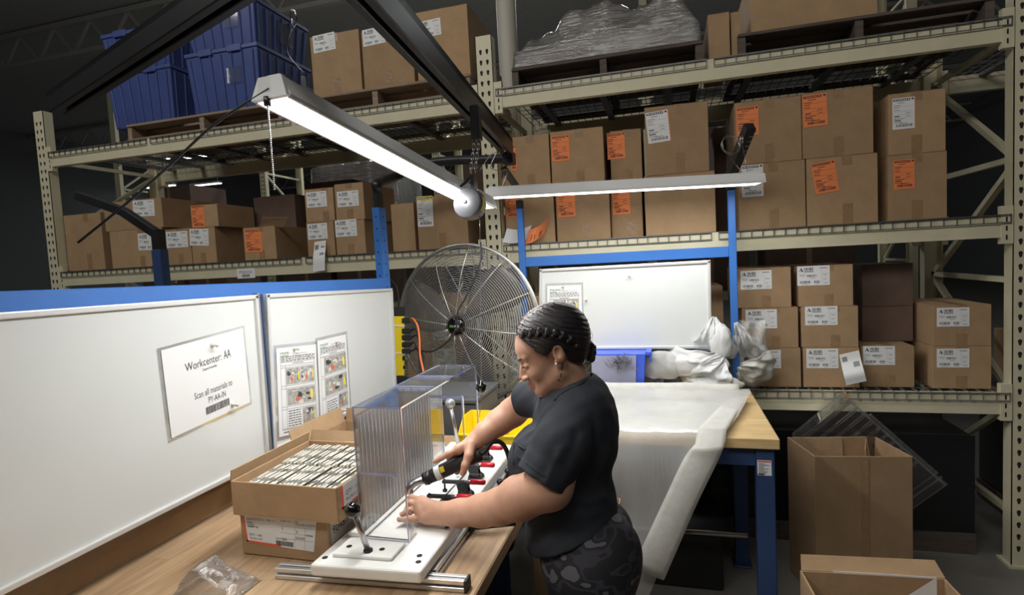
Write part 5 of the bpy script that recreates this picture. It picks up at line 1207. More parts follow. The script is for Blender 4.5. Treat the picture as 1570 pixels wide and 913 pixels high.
for (px, py, y_, r, sd, mm) in ((1070, 560, 3.16, (.16, .045, .075), 2, 'foam_solid'), (1105, 525, 3.17, (.06, .04, .10), 1, 'foam_solid'), (1100, 590, 3.13, (.13, .05, .045), 4, 'foam_solid'), (1014, 562, 3.15, (.11, .035, .085), 7, 'foam_thin')):
    crumple(at(px, py, y=y_), r, sd, .12, m=mm, label='')
pleat(at(1095, 481, y=3.20), .24, -125, -60, 3, 1.0, bulge=.06)
pleat(at(1116, 540, y=3.17), .32, -185, -120, 3, 2.0, squash=.75, bulge=.07)
pleat(at(1112, 552, y=3.14), .24, -175, -80, 3, 3.0, squash=.7, bulge=.07)
pleat(at(1135, 590, y=3.14), .26, 150, 205, 4, 4.0, 'foam', squash=.6, bulge=.05)
pleat(at(1126, 490, y=3.215), .26, -95, -45, 3, 5.0, bulge=.03, dy=.09)
pleat(at(1130, 560, y=3.20), .20, -85, 25, 3, 6.0, 'foam', squash=.8, bulge=.03, dy=.09)
rows = []
for k in range(9):
    a = at(1128+k*1.5, 495+k*1.5, y=3.26); b = at(1172+k*.8, 492+k*4.5, y=3.29)
    rows.append([a.lerp(b, i/8)+Vector((0, .02*math.sin(i*1.3+k*.8), .01*math.sin(i*.9+k)))+Vector((0,0,-.012*k)) for i in range(9)])
surf(rows, 'foam_thin', 'foam_flap', par=fh_)
rows = []
for k in range(9):
    a = at(1128+k*.5, 572+k*3.2, y=3.24); b = at(1180-k*5.0, 546+k*6, y=3.30)
    rows.append([a.lerp(b, i/8)+Vector((0, -.02*math.sin(i*1.1+k*.6), .012*math.sin(i*1.2+k*.8))) for i in range(9)])
surf(rows, 'foam', 'foam_flap', par=fh_)
crumple((-.06, 3.15, PT+.042), (.04, .04, .05), 9, .2, m='rubber', name='black_cloth', label='small black cloth between the blue bin and the foam')

# ================================================================ BOXES ON THE FLOOR, LOWER RIGHT
def prism_box(name, label, c4, z0, z1, th=.006, m='card', flaps=()):
    """open box from four plan corners (front-left, front-right, back-right, back-left)"""
    c = [Vector((x, y, 0)) for x, y in c4]; cen = sum(c, Vector())/4
    t = thing(name, label, 'box', (cen.x, cen.y, z0)); mb = MB()
    inn = [p+(cen-p).normalized()*th*1.6 for p in c]
    Z = lambda p, z: Vector((p.x, p.y, z))
    for i in range(4):
        j = (i+1) % 4
        mb.hexa([Z(c[i], z0), Z(c[j], z0), Z(inn[j], z0), Z(inn[i], z0)], [Z(c[i], z1), Z(c[j], z1), Z(inn[j], z1), Z(inn[i], z1)])
    mb.hexa([Z(p, z0) for p in c], [Z(p, z0+th) for p in c]); mb.build('carton_body', m, t, bevel=.0015)
    return t
bx = prism_box('open_carton', 'tall open cardboard box standing on the floor right of the packing bench', [(.640, 2.85), (1.06, 2.90), (1.0, 3.19), (.575, 3.13)], .001, .725)
mb = MB(); a = Vector((.640, 2.85, 0)); b = Vector((1.06, 2.90, 0)); 
for u in (.5,): p = a.lerp(b, u); mb.bar((p.x, p.y-.0008, .01), (p.x, p.y-.0008, .72), .045, .0012, (0, 1, 0))
mb.build('tape', 'tape', bx)
mb = MB(); mb.slab((.60, 3.10, .55), (.84, 3.15, .60), (.84, 3.158, .722), (.60, 3.115, .722), .004); mb.build('inner_flap', 'card_in', bx)
mb = MB(); mb.slab((.95, 3.155, .722), (.905, 3.02, .71), (.93, 3.0, .40), (.97, 3.15, .40), .004); mb.build('inner_flap', 'card_in', bx)
bx2 = prism_box('open_carton', 'low open carton at the photo bottom in front of the tall box', [(.47, 1.86), (.95, 1.90), (.93, 2.27), (.445, 2.235)], .001, .495)
mb = MB(); mb.slab((.45, 2.235, .496), (.93, 2.27, .496), (.92, 2.33, .53), (.46, 2.29, .53), .004); mb.build('flap', 'card', bx2); mb = MB(); mb.slab((.56, 2.24, .38), (.90, 2.26, .38), (.90, 2.262, .50), (.56, 2.242, .50), .002); mb.build('white_liner', 'paper', bx2)
h2 = housing('second clear slotted housing tipped up behind the tall open box', (0,0,0), slats=10, edge='smoke_edge', fin=('smoke_edge', 'smoke_edge'))
Yv = Vector((.70, -.05, -.70)).normalized(); Zv = Vector((-.72, .1, -.66)); Xv = Yv.cross(Zv).normalized(); Zv = Xv.cross(Yv).normalized()
cn = at(1298, 604, y=3.25); lo_ = cn+Yv*.30
h2.rotation_euler = Matrix(((Xv.x, Yv.x, Zv.x), (Xv.y, Yv.y, Zv.y), (Xv.z, Yv.z, Zv.z))).to_euler(); h2.location = lo_
open_carton('open_carton', 'cardboard box on the floor between the assembly bench and the person', -.462, -.20, 1.72, 2.08, .001, .80)
# black blocks added on the floor to make the dark under the rack
def add_shade_block(label, x0, x1, z1, y0=3.47, y1=4.3):
    t = thing('shade_block', label, 'wrapped load', ((x0+x1)/2, (y0+y1)/2, .001), 'dark wrapped loads under the rack')
    MB().box(x0, x1, y0, y1, .12, z1).build('load', 'black', t, bevel=.01)
    MB().box(x0-.01, x1+.01, y0-.01, y1, .001, .12).build('pallet', 'pallet_dark', t)
    mb = MB(); rows = [[Vector((x0-.004+(x1-x0+.008)*i/14, y0-.008-abs(wob((i/3, k/3., x0), .012, 1.7)), .12+(z1-.12)*k/14)) for i in range(15)] for k in range(15)]
    n = 15; mb.add([p for r in rows for p in r], [(j*n+i, j*n+i+1, (j+1)*n+i+1, (j+1)*n+i) for j in range(14) for i in range(14)], 0, True); mb.build('film_wrap', 'shade_sheet', t)
M['shade_sheet'] = mat('black_shade_sheet', (.012, .012, .014), .22, bump=.5, bscale=14)  # near-black front of the added blocks, stands in for shade
add_shade_block('dark wrapped load under the rack, behind the packing bench right leg', -.30, .46, .74); add_shade_block('dark wrapped load under the rack, behind the tall open box', .52, 1.55, .66)
add_shade_block('dark wrapped load under the rack, left of the packing bench centre', -.93, -.36, .76); add_shade_block('dark wrapped load under the rack, behind the fan base', -2.0, -1.18, .70)
add_shade_block('dark wrapped load under the rack at far right beyond the last post', 1.95, 2.9, .7)
t = thing('storage_crate', 'black storage crate on the floor under the packing bench', 'crate', (-.1, 2.95, .001)); mb = MB(); mb.box(-.42, .22, 2.86, 3.12, .002, .30); mb.build('crate_body', 'rubber', t, bevel=.01); MB().box(-.44, .24, 2.84, 3.14, .30, .32).build('crate_rim', 'black', t, bevel=.004)
# ================================================================ PERSON
def NP(v): return np.array(v, dtype=np.float32)
class Vol:
    def __init__(s, xs, ys, zs):
        s.x, s.y, s.z = [np.asarray(a, np.float32) for a in (xs, ys, zs)]; s.F = np.full((len(s.x), len(s.y), len(s.z)), .05, np.float32)
    def _sl(s, lo, hi):
        r = []
        for a, l, h in zip((s.x, s.y, s.z), lo, hi): i0 = max(0, np.searchsorted(a, l)-1); i1 = min(len(a), np.searchsorted(a, h)+1); r.append(slice(i0, i1))
        return tuple(r)
    def _p(s, sl): return s.x[sl[0]][:, None, None], s.y[sl[1]][None, :, None], s.z[sl[2]][None, None, :]
    def _mix(s, sl, d, k, sub=False):
        a = s.F[sl]
        if sub: d = -d; h = np.clip(.5-.5*(a-d)/k, 0, 1) if k else None; s.F[sl] = np.maximum(a, d) if not k else (a+(d-a)*h+k*h*(1-h)); return
        if k: h = np.clip(.5+.5*(a-d)/k, 0, 1); s.F[sl] = a+(d-a)*h-k*h*(1-h)
        else: s.F[sl] = np.minimum(a, d)
    def hit(s, px, py):
        d_ = (fw*FPX+rt*(px-785)-up*(py-456.5)).normalized()
        for t in np.arange(1.0, 2.2, .0012):
            p = CP+d_*float(t); i, j, k = (np.searchsorted(a, c) for a, c in zip((s.x, s.y, s.z), p))
            if 0 < i < len(s.x) and 0 < j < len(s.y) and 0 < k < len(s.z) and s.F[i, j, k] < 0: return p
        return None
    def cap(s, a, b, ra, rb=None, k=.012, sub=False):
        rb = ra if rb is None else rb; a, b = NP(a), NP(b); m = max(ra, rb)+k+.02; lo = np.minimum(a, b)-m; hi = np.maximum(a, b)+m; sl = s._sl(lo, hi)
        if any(q.stop <= q.start for q in sl): return s
        X, Y, Z = s._p(sl); ab = b-a; L2 = float(ab@ab)+1e-9
        t = np.clip(((X-a[0])*ab[0]+(Y-a[1])*ab[1]+(Z-a[2])*ab[2])/L2, 0, 1)
        d = np.sqrt((X-a[0]-t*ab[0])**2+(Y-a[1]-t*ab[1])**2+(Z-a[2]-t*ab[2])**2)-(ra+(rb-ra)*t); s._mix(sl, d, k, sub); return s
    def chain(s, pts, rs, k=.012):
        for i in range(len(pts)-1): s.cap(pts[i], pts[i+1], rs[i], rs[i+1], k if i else k)
        return s
    def ell(s, c, ax, r, k=.015, sub=False):
        c = NP(c); m = max(r)+k+.02; sl = s._sl(c-m, c+m)
        if any(q.stop <= q.start for q in sl): return s
        X, Y, Z = s._p(sl); X = X-c[0]; Y = Y-c[1]; Z = Z-c[2]; q = []
        for a in ax: a = NP(a); q.append(X*a[0]+Y*a[1]+Z*a[2])
        k0 = np.sqrt(sum((u/w)**2 for u, w in zip(q, r)))+1e-6; k1 = np.sqrt(sum((u/(w*w))**2 for u, w in zip(q, r)))+1e-6
        s._mix(sl, k0*(k0-1)/k1, k, sub); return s
    def plane_cut(s, p, n):        # removes the side the normal points to
        p, n = NP(p), NP(n); X, Y, Z = s.x[:, None, None], s.y[None, :, None], s.z[None, None, :]
        s.F = np.maximum(s.F, (X-p[0])*n[0]+(Y-p[1])*n[1]+(Z-p[2])*n[2]); return s
    def mesh(s, name, mats, parent, tint=None):
        F = s.F; S_ = F < 0; nx, ny, nz = F.shape
        c = [S_[i:nx-1+i, j:ny-1+j, k:nz-1+k] for i in (0,1) for j in (0,1) for k in (0,1)]
        al = c[0].copy(); an = c[0].copy()
        for q in c[1:]: al &= q; an |= q
        act = an & ~al; I, J, K = np.nonzero(act); n = len(I); vid = np.full(act.shape, -1, np.int32); vid[I, J, K] = np.arange(n)
        acc = np.zeros((n, 3), np.float64); cnt = np.zeros(n)
        crd = (s.x, s.y, s.z)
        for axis in range(3):
            o1, o2 = [a for a in range(3) if a != axis]
            for u in (0, 1):
                for v in (0, 1):
                    A = [I, J, K]; A = [a.copy() for a in A]; A[o1] = A[o1]+u; A[o2] = A[o2]+v; B = [a.copy() for a in A]; B[axis] = B[axis]+1
                    fa = F[A[0], A[1], A[2]]; fb = F[B[0], B[1], B[2]]; m = (fa < 0) != (fb < 0)
                    t = np.where(m, fa/(fa-fb+1e-20), 0)
                    P_ = np.stack([crd[0][A[0]], crd[1][A[1]], crd[2][A[2]]], 1).astype(np.float64); Q_ = np.stack([crd[0][B[0]], crd[1][B[1]], crd[2][B[2]]], 1)
                    acc[m] += (P_+(Q_-P_)*t[:, None])[m]; cnt[m] += 1
        V = acc/np.maximum(cnt, 1)[:, None]; quads = []
        for axis in range(3):
            sa = [slice(None)]*3; sb = [slice(None)]*3; sa[axis] = slice(0, -1); sb[axis] = slice(1, None)
            D = S_[tuple(sa)] != S_[tuple(sb)]; E_ = list(np.nonzero(D)); o1, o2 = [(1, 2), (2, 0), (0, 1)][axis]; sh = act.shape
            ok = (E_[o1] > 0) & (E_[o2] > 0) & (E_[o1] < sh[o1]) & (E_[o2] < sh[o2]); E_ = [e[ok] for e in E_]
            flip = S_[E_[0], E_[1], E_[2]]
            def cell(d1, d2): q = [e.copy() for e in E_]; q[o1] = q[o1]+d1; q[o2] = q[o2]+d2; return vid[q[0], q[1], q[2]]
            q4 = np.stack([cell(-1, -1), cell(0, -1), cell(0, 0), cell(-1, 0)], 1); q4 = np.where(flip[:, None], q4, q4[:, ::-1]); quads.append(q4)
        Q = np.concatenate(quads); Q = Q[(Q >= 0).all(1)]
        off = np.array(wloc(parent)) if parent else np.zeros(3)
        me = bpy.data.meshes.new(name); me.vertices.add(n); me.vertices.foreach_set('co', (V-off).astype(np.float32).ravel())
        me.loops.add(Q.size); me.loops.foreach_set('vertex_index', Q.ravel().astype(np.int32)); me.polygons.add(len(Q))
        me.polygons.foreach_set('loop_start', np.arange(0, Q.size, 4, dtype=np.int32)); me.polygons.foreach_set('loop_total', np.full(len(Q), 4, np.int32))
        me.polygons.foreach_set('use_smooth', np.ones(len(Q), bool)); me.update(calc_edges=True)
        if tint is not None:
            at_ = me.color_attributes.new('marks', 'FLOAT_COLOR', 'POINT'); C_ = np.ones((n, 4), np.float32); C_[:, :3] = tint(V); at_.data.foreach_set('color', C_.ravel())
        for q in (mats if isinstance(mats, (list, tuple)) else [mats]): me.materials.append(q)
        me.validate(); o = bpy.data.objects.new(name, me); COL.objects.link(o); o.parent = parent; return o
def axis_pts(*segs):
    out = []
    for a, b, st in segs: out += list(np.arange(a, b, st))
    return out

def skin_mat():
    m = mat('skin', (.57, .32, .22), .5, var=.07, vscale=28, bump=.05, bscale=220); nt = m.node_tree; L = nt.links; b = nt.nodes['Principled BSDF']
    b.inputs['Subsurface Weight'].default_value = .12; b.inputs['Subsurface Radius'].default_value = (.012, .005, .003); b.inputs['Subsurface Scale'].default_value = .6
    src = b.inputs['Base Color'].links[0].from_socket; at_ = nn(nt, 'ShaderNodeAttribute'); at_.attribute_name = 'marks'; sp = nn(nt, 'ShaderNodeSeparateColor'); L.new(at_.outputs['Color'], sp.inputs[0])
    for ch, col in (('Red', (.46, .19, .15)), ('Blue', (.52, .22, .15)), ('Green', (.018, .014, .014))):
        mx = nn(nt, 'ShaderNodeMix'); mx.data_type = 'RGBA'; L.new(sp.outputs[ch], mx.inputs[0]); L.new(src, mx.inputs[6]); mx.inputs[7].default_value = (*col, 1); src = mx.outputs[2]
    L.new(src, b.inputs['Base Color']); return m
def hair_mat(strand):
    m = mat('black_hair', (.016, .013, .015), .38, var=.5, vscale=60, bump=.6, bscale=90, stretch=(1, 1, 1), spec=.6); nt = m.node_tree; L = nt.links; b = nt.nodes['Principled BSDF']
    tc = nn(nt, 'ShaderNodeTexCoord'); wv = nn(nt, 'ShaderNodeTexNoise'); mp = nn(nt, 'ShaderNodeCombineXYZ')
    for i, dv in enumerate(strand): dt = nn(nt, 'ShaderNodeVectorMath'); dt.operation = 'DOT_PRODUCT'; dt.inputs[1].default_value = dv; L.new(tc.outputs['Object'], dt.inputs[0]); L.new(dt.outputs['Value'], mp.inputs[i])
    L.new(mp.outputs[0], wv.inputs['Vector']); wv.inputs['Scale'].default_value = 1; wv.inputs['Detail'].default_value = 4
    bp = nn(nt, 'ShaderNodeBump'); bp.inputs['Strength'].default_value = .8; bp.inputs['Distance'].default_value = .004; L.new(wv.outputs[0], bp.inputs['Height']); L.new(bp.outputs[0], b.inputs['Normal'])
    src = b.inputs['Base Color'].links[0].from_socket; at_ = nn(nt, 'ShaderNodeAttribute'); at_.attribute_name = 'marks'; sp = nn(nt, 'ShaderNodeSeparateColor'); L.new(at_.outputs['Color'], sp.inputs[0])
    mx = nn(nt, 'ShaderNodeMix'); mx.data_type = 'RGBA'; L.new(sp.outputs['Red'], mx.inputs[0]); L.new(src, mx.inputs[6]); mx.inputs[7].default_value = (.42, .27, .2, 1); L.new(mx.outputs[2], b.inputs['Base Color']); return m
def camo_mat():
    m = mat('camouflage_leggings', (.03, .03, .035), .7); nt = m.node_tree; L = nt.links; b = nt.nodes['Principled BSDF']; tc = nn(nt, 'ShaderNodeTexCoord')
    mp = nn(nt, 'ShaderNodeMapping'); mp.inputs['Scale'].default_value = (1, 1, 1.7); mp.inputs['Rotation'].default_value = (0, .5, 0); L.new(tc.outputs['Object'], mp.inputs[0])
    n = nn(nt, 'ShaderNodeTexNoise'); n.inputs['Scale'].default_value = 15; n.inputs['Detail'].default_value = 1.5; L.new(mp.outputs[0], n.inputs['Vector'])
    r = nn(nt, 'ShaderNodeValToRGB'); r.color_ramp.interpolation = 'CONSTANT'; e = r.color_ramp.elements; e[0].color = (.012, .012, .016, 1); e[1].position = .47; e[1].color = (.035, .033, .045, 1)
    q = e.new(.54); q.color = (.014, .014, .018, 1); q = e.new(.625); q.color = (.11, .105, .12, 1); L.new(n.outputs[0], r.inputs[0]); L.new(r.outputs[0], b.inputs['Base Color']); return m
SKIN, CAMO = skin_mat(), camo_mat()
TEE = mat('black_cotton', (.030, .034, .043), .85, var=.15, vscale=9, bump=.35, bscale=16, spec=.3)

per = thing('person', 'person in black T-shirt and camouflage leggings, braided hair, holding a power driver over the bench', 'person', (-.22, 1.52, 0))
# ---- frames: head plane and torso axes
HC = at(846, 530, d=1.50); vdir = (HC-CP).normalized(); Fh = -(rt-vdir*rt.dot(vdir)).normalized(); Nh = -vdir; Th = Nh.cross(Fh).normalized()
if Th.z < 0: Th = -Th
YW = R(6); Fy = (Fh*math.cos(YW)+Nh*math.sin(YW)).normalized(); Ny = (Nh*math.cos(YW)-Fh*math.sin(YW)).normalized()
RL = R(10); Ny, Tt = (Ny*math.cos(RL)-Th*math.sin(RL)).normalized(), (Th*math.cos(RL)+Ny*math.sin(RL)).normalized()
PT_ = R(21); Fd = (Fy*math.cos(PT_)-Tt*math.sin(PT_)).normalized(); Td = (Tt*math.cos(PT_)+Fy*math.sin(PT_)).normalized(); Nd = Ny
Fd = (Fd-Nd*Fd.dot(Nd)).normalized(); Td = (Td-Nd*Td.dot(Nd)-Fd*Td.dot(Fd)).normalized()
AXH = (Fd, Td, Nd)
def H(px, py, n=0.0):
    v = fw*FPX+rt*(px-785)-up*(py-456.5); t = ((HC-CP).dot(Nd)+abs(n))/v.dot(Nd); p = CP+v*t; return p if n >= 0 else p+Nd*2*n
AXB = (Fh, Th, Nh)
def B(px, py, d): return at(px, py, d=d)

# ---- skin
v = Vol(axis_pts((-.80, -.56, .0024), (-.56, -.04, .0030)), axis_pts((1.22, 1.95, .0030)), axis_pts((.955, 1.20, .0026), (1.20, 1.36, .0034), (1.36, 1.66, .0024)))
v.ell(H(845, 514), AXH, (.096, .080, .074), .0)
v.ell(H(828, 553), AXH, (.051, .070, .058), .02)
v.ell(H(843, 580), AXH, (.040, .034, .052), .02)
v.ell(H(812.5, 532), AXH, (.038, .033, .054), .02)
for s_ in (1, -1):
    v.cap(H(858, 572, .044*s_), H(834, 598, .016*s_), .020, .016, .025)
    v.ell(H(822, 572, .036*s_), AXH, (.020, .020, .019), .012)
    v.ell(H(801, 560, .030*s_), AXH, (.012, .009, .017), .012, sub=True)
    v.ell(H(810, 559.5, .030*s_), AXH, (.0135, .0105, .0155), .003)
    v.cap(H(798.5, 551.5, .012*s_), H(806, 548.5, .044*s_), .0075, .006, .008)
    v.cap(H(803.5, 581.5, .0105*s_), H(808, 580, .0135*s_), .0062, .0066, .003)
v.ell(H(829, 600), AXH, (.0165, .0135, .020), .012)
v.cap(H(800.2, 557), H(800.2, 576), .0052, .0072, .005); v.ell(H(801.2, 578.5), AXH, (.0095, .0080, .0085), .004); v.cap(H(804, 566), H(808, 577), .009, .010, .006)
v.cap(H(814.5, 586.5), H(817, 590), .0085, .012, .006)
for n0, n1, pa, pb, r in ((0, .019, (812.6, 589.6), (821, 590.5), .0048), (0, .016, (815.2, 594.0), (821.5, 593.2), .0056)):
    for s_ in (1, -1): v.cap(H(*pa, n0), H(*pb, n1*s_), r, r*.55, .004)
v.cap(H(810.5, 591.9, 0), H(820.5, 591.6, .021), .0013, .001, .001, sub=True)
for s_ in (1, -1):   # ears
    v.ell(H(857, 543, .074*s_), AXH, (.0155, .0250, .0095), .003); v.ell(H(855.5, 541.5, .086*s_), AXH, (.0098, .0165, .0115), .0015, sub=True); v.cap(H(861, 537, .079*s_), H(858, 550, .078*s_), .0028, .003, .002); v.cap(H(853, 555, .072*s_), H(853, 557, .072*s_), .006, .005, .004)
v.cap(H(866, 566), B(884, 622, 1.52), .053, .066, .02)
v.cap(H(860, 590), B(868, 622, 1.52), .035, .05, .03)
v.ell(B(876, 650, 1.52), AXB, (.095, .085, .130), .03)
# near (left) arm
v.chain([B(884, 644, 1.435), B(857, 700, 1.37), B(842, 746, 1.365), B(797, 764, 1.41), B(767, 777, 1.45), B(740, 783, 1.485), B(704, 787.5, 1.53), B(683, 788, 1.553)], [.055, .056, .0555, .0535, .0445, .0405, .035, .0325], .02)
# far (right) arm
v.chain([B(838, 616, 1.62), B(806, 616, 1.69), B(786, 633, 1.73), B(765, 648, 1.72), B(744, 664, 1.70), B(729, 677, 1.69)], [.046, .044, .042, .038, .031, .0275], .02)
def hand(wrist, wr, knk, palm_r, fingers, thumb, k=.010):
    for i, kp in enumerate(knk): v.cap(wrist, kp, wr*.9, palm_r, k)
    for i in range(3): v.cap(knk[i], knk[i+1], palm_r*.95, palm_r*.95, k)
    for pts, rs in fingers: v.chain(pts, rs, .0032)
    v.chain(thumb[0], thumb[1], .007)
wN = B(683, 788, 1.553)
kN = [B(646, 769, 1.602), B(643, 776, 1.592), B(645, 785, 1.578), B(651, 794.5, 1.562)]
FR9 = [.0105, .0095, .0088, .0075]
hand(wN, .028, kN, .0145, [
    ([kN[0], B(631, 763.5, 1.625), B(626.5, 773, 1.618), B(631, 780.5, 1.605)], FR9),
    ([kN[1], B(629, 772, 1.606), B(624.5, 781, 1.602), B(629, 787, 1.598)], FR9),
    ([kN[2], B(631.5, 782.5, 1.590), B(622, 786.5, 1.592), B(616.5, 789.5, 1.592)], [.0105, .0092, .0085, .0072]),
    ([kN[3], B(635, 796, 1.568), B(622, 797, 1.574), B(612, 797.5, 1.578)], [.0100, .0088, .0080, .0068])],
    ([B(668, 783, 1.575), B(656, 786, 1.608), B(645, 793, 1.622), B(636, 797, 1.620)], [.018, .014, .0115, .0095]))
v.cap(wN, B(660, 795, 1.558), .025, .017, .012)
# driver axis: D(px) gives points on it
DA, DB = B(652, 735, 1.672), B(752, 689, 1.672)
wF = B(729, 677, 1.69)
kF = [B(703, 689, 1.660), B(703, 691, 1.680), B(706, 694, 1.700), B(711, 699, 1.716)]
hand(wF, .025, kF, .0135, [
    ([kF[0], B(688, 696, 1.650), B(677, 702.5, 1.648), B(667, 708, 1.650)], [.0110, .0096, .0088, .0074]),
    ([kF[1], B(689, 701, 1.694), B(689, 712, 1.704), B(695, 720, 1.696)], FR9),
    ([kF[2], B(696, 704, 1.712), B(697, 716, 1.716), B(702, 723, 1.702)], FR9),
    ([kF[3], B(705, 708, 1.722), B(706, 717, 1.718), B(710, 723, 1.704)], FR9)],
    ([B(722, 684, 1.668), B(719, 699, 1.642), B(713.5, 714, 1.632), B(709.5, 726, 1.636)], [.019, .0135, .0115, .0092]))
lipP = [H(813, 590.5), H(816, 595.5)]
def seg_d(V, a, b): a, b = np.array(a), np.array(b); t = np.clip(((V-a)@(b-a))/((b-a)@(b-a)), 0, 1); return np.linalg.norm(V-a-t[:, None]*(b-a), axis=1)
def tint_body(V):
    C_ = np.zeros((len(V), 3), np.float32); sm = lambda d, r, w: np.clip((r-d)/w, 0, 1)
    for s_ in (1, -1):
        C_[:, 0] = np.maximum(C_[:, 0], sm(seg_d(V, H(811.5, 589.8, 0), H(820, 590.6, .018*s_)), .0060, .002)); C_[:, 0] = np.maximum(C_[:, 0], sm(seg_d(V, H(813.5, 594.0, 0), H(820.5, 593.2, .015*s_)), .0066, .002))
        C_[:, 1] = np.maximum(C_[:, 1], sm(seg_d(V, H(794.5, 554.0, .013*s_), H(799.5, 551.0, .034*s_)), .0046, .0018)*.85); C_[:, 1] = np.maximum(C_[:, 1], sm(seg_d(V, H(799.5, 551.0, .034*s_), H(806, 551.5, .046*s_)), .0030, .0018)*.7)
        pass
    C_[:, 2] = np.maximum(C_[:, 2], sm(np.linalg.norm(V-np.array(H(799, 580, 0)), axis=1), .016, .008)*.7)
    for (a, b, r) in (((863.5, 553), (862.5, 558.5), .0038), ((862, 562), (861, 566.5), .0036), ((859.8, 573), (859, 577), .0032), ((856.5, 581.5), (856, 583.5), .0030)):
        fl = lambda q: q-np.outer((q-np.array(HC))@np.array(Nd), np.array(Nd)) if q.ndim > 1 else q-np.array(Nd)*((q-np.array(HC))@np.array(Nd))
        C_[:, 1] = np.maximum(C_[:, 1], sm(seg_d(fl(V), fl(np.array(H(*a, .056))), fl(np.array(H(*b, .056)))), r, .0015)*.8*(((V-np.array(HC))@np.array(Nd)) > .03))
    # short hairs at the temple under the hairline
    rel = V-np.array(HC); a_ = rel@np.array(Fd); b_ = rel@np.array(Td)
    n_ = np.abs(np.sin(a_*900)*np.sin(b_*700+a_*400)); band = np.clip((b_-hl(a_)+.016)/.018, 0, 1)*(b_ < hl(a_)+.02)
    C_[:, 1] = np.maximum(C_[:, 1], band*(.35+.35*n_)*(a_ < .085)*(a_ > -.09)*(b_ > -.05))
    return C_
hlp = [(784, 508), (789, 513), (796, 519), (803, 527), (812, 534), (826, 545), (838, 549), (847, 534), (857, 530), (866, 540), (872, 552), (882, 558), (894, 560), (915, 562)]
hnn = lambda a: float(np.interp(a, [784, 790, 797, 812, 830], [0, .012, .034, .055, .062])); hab = sorted(((H(a, b, hnn(a))-HC).dot(Fd), (H(a, b, hnn(a))-HC).dot(Td)) for a, b in hlp); hx = np.array([q[0] for q in hab]); hy = np.array([q[1] for q in hab])
def hl(a): return np.interp(a, hx, hy)
hm_ = (v.x < -.60); v.F[hm_] = np.maximum(v.F[hm_], (PZ+.0012-v.z)[None, None, :])
body = v.mesh('body', [SKIN], per, tint_body)
# nails, ring, earring, lashes
def nail(tip, prev, upv):
    d = (tip-prev).normalized(); n = (Vector(upv)-d*Vector(upv).dot(d)).normalized(); s_ = d.cross(n); mb = MB(); c = tip+n*.0058
    pts = [c-d*.005-s_*.0042, c-d*.005+s_*.0042, c+d*.003+s_*.0044, c+d*.0065+s_*.0022-n*.002, c+d*.0065-s_*.0022-n*.002, c+d*.003-s_*.0044]
    pts = [p+n*(.0012 if i in (0,1,2,5) else 0) for i, p in enumerate(pts)]
    mb.add(pts, [(0,1,2,3,4,5), (5,4,3,2,1,0)]); return mb.build('nail', M['nail'], body)
M['nail'] = mat('nail', (.62, .36, .28), .25)
nail(B(612, 797.5, 1.578), B(622, 797, 1.574), (0, -.5, .8)); nail(B(616.5, 789.5, 1.592), B(622, 786.5, 1.592), (0, -.5, .8)); nail(B(667, 708, 1.650), B(677, 702.5, 1.648), (0, -.4, .9)); nail(B(709.5, 726, 1.636), B(713.5, 714, 1.632), (.1, -1, .1))
ra, rb_ = B(632.5, 782.8, 1.589), B(629, 784, 1.590); mb = MB(); mb.ring((ra+rb_)/2, (ra-rb_), .0096, .0013, 20, 6); mb.ball((ra+rb_)/2+Vector((0, -.008, .0075)), .0026, n=8); mb.build('finger_ring', 'chrome', body)
MB().ball(H(852.8, 558.8, .0775), .0040, n=14).build('pearl_earring', mat('pearl', (.85, .84, .80), .15, coat=.6), body)
for s_ in (1, -1):
    mb = MB(); 
    for i in range(15):
        t_ = i/14; n0 = (.020+.024*t_)*s_; a = H(801.5+8.5*t_, 563.2-2.2*t_**1.5, n0); mb.tube([a, a+Fd*.003-Td*.0022+Nd*.001*s_, a+Fd*.0055-Td*.0020+Nd*.003*s_*t_], [.0010, .0008, .0004], 4)
    mb.tube([H(801.2+9.2*(i/8), 563.3-2.4*(i/8)**1.5, (.019+.026*i/8)*s_) for i in range(9)], .0014, 5); o = mb.build('eyelashes', 'knob', body)
# ---- hair
sd_ = (-Fd*.80-Td*.60); HAIR = hair_mat((tuple(sd_*16), tuple((Fd*.6-Td*.8)*330), tuple(Nd*90)))
v = Vol(axis_pts((-.46, -.12, .0024)), axis_pts((1.36, 1.66, .0024)), axis_pts((1.38, 1.66, .0024)))
v.ell(H(846.5, 513), AXH, (.1025, .086, .0815), 0); v.ell(H(874, 522), AXH, (.052, .062, .068), .02); v.ell(H(880, 543), AXH, (.032, .032, .052), .02)
rel = [v.x[:, None, None]-HC.x, v.y[None, :, None]-HC.y, v.z[None, None, :]-HC.z]
a_ = sum(r_*c_ for r_, c_ in zip(rel, Fd)); b_ = sum(r_*c_ for r_, c_ in zip(rel, Td)); n_ = sum(r_*c_ for r_, c_ in zip(rel, Nd))
cut = (hl(a_)-b_)*.8; v.F += (.0048*np.exp(-np.clip(b_-hl(a_), 0, 1)/.010)*(a_ > -.06)).astype(np.float32); v.F = np.maximum(v.F, cut.astype(np.float32))
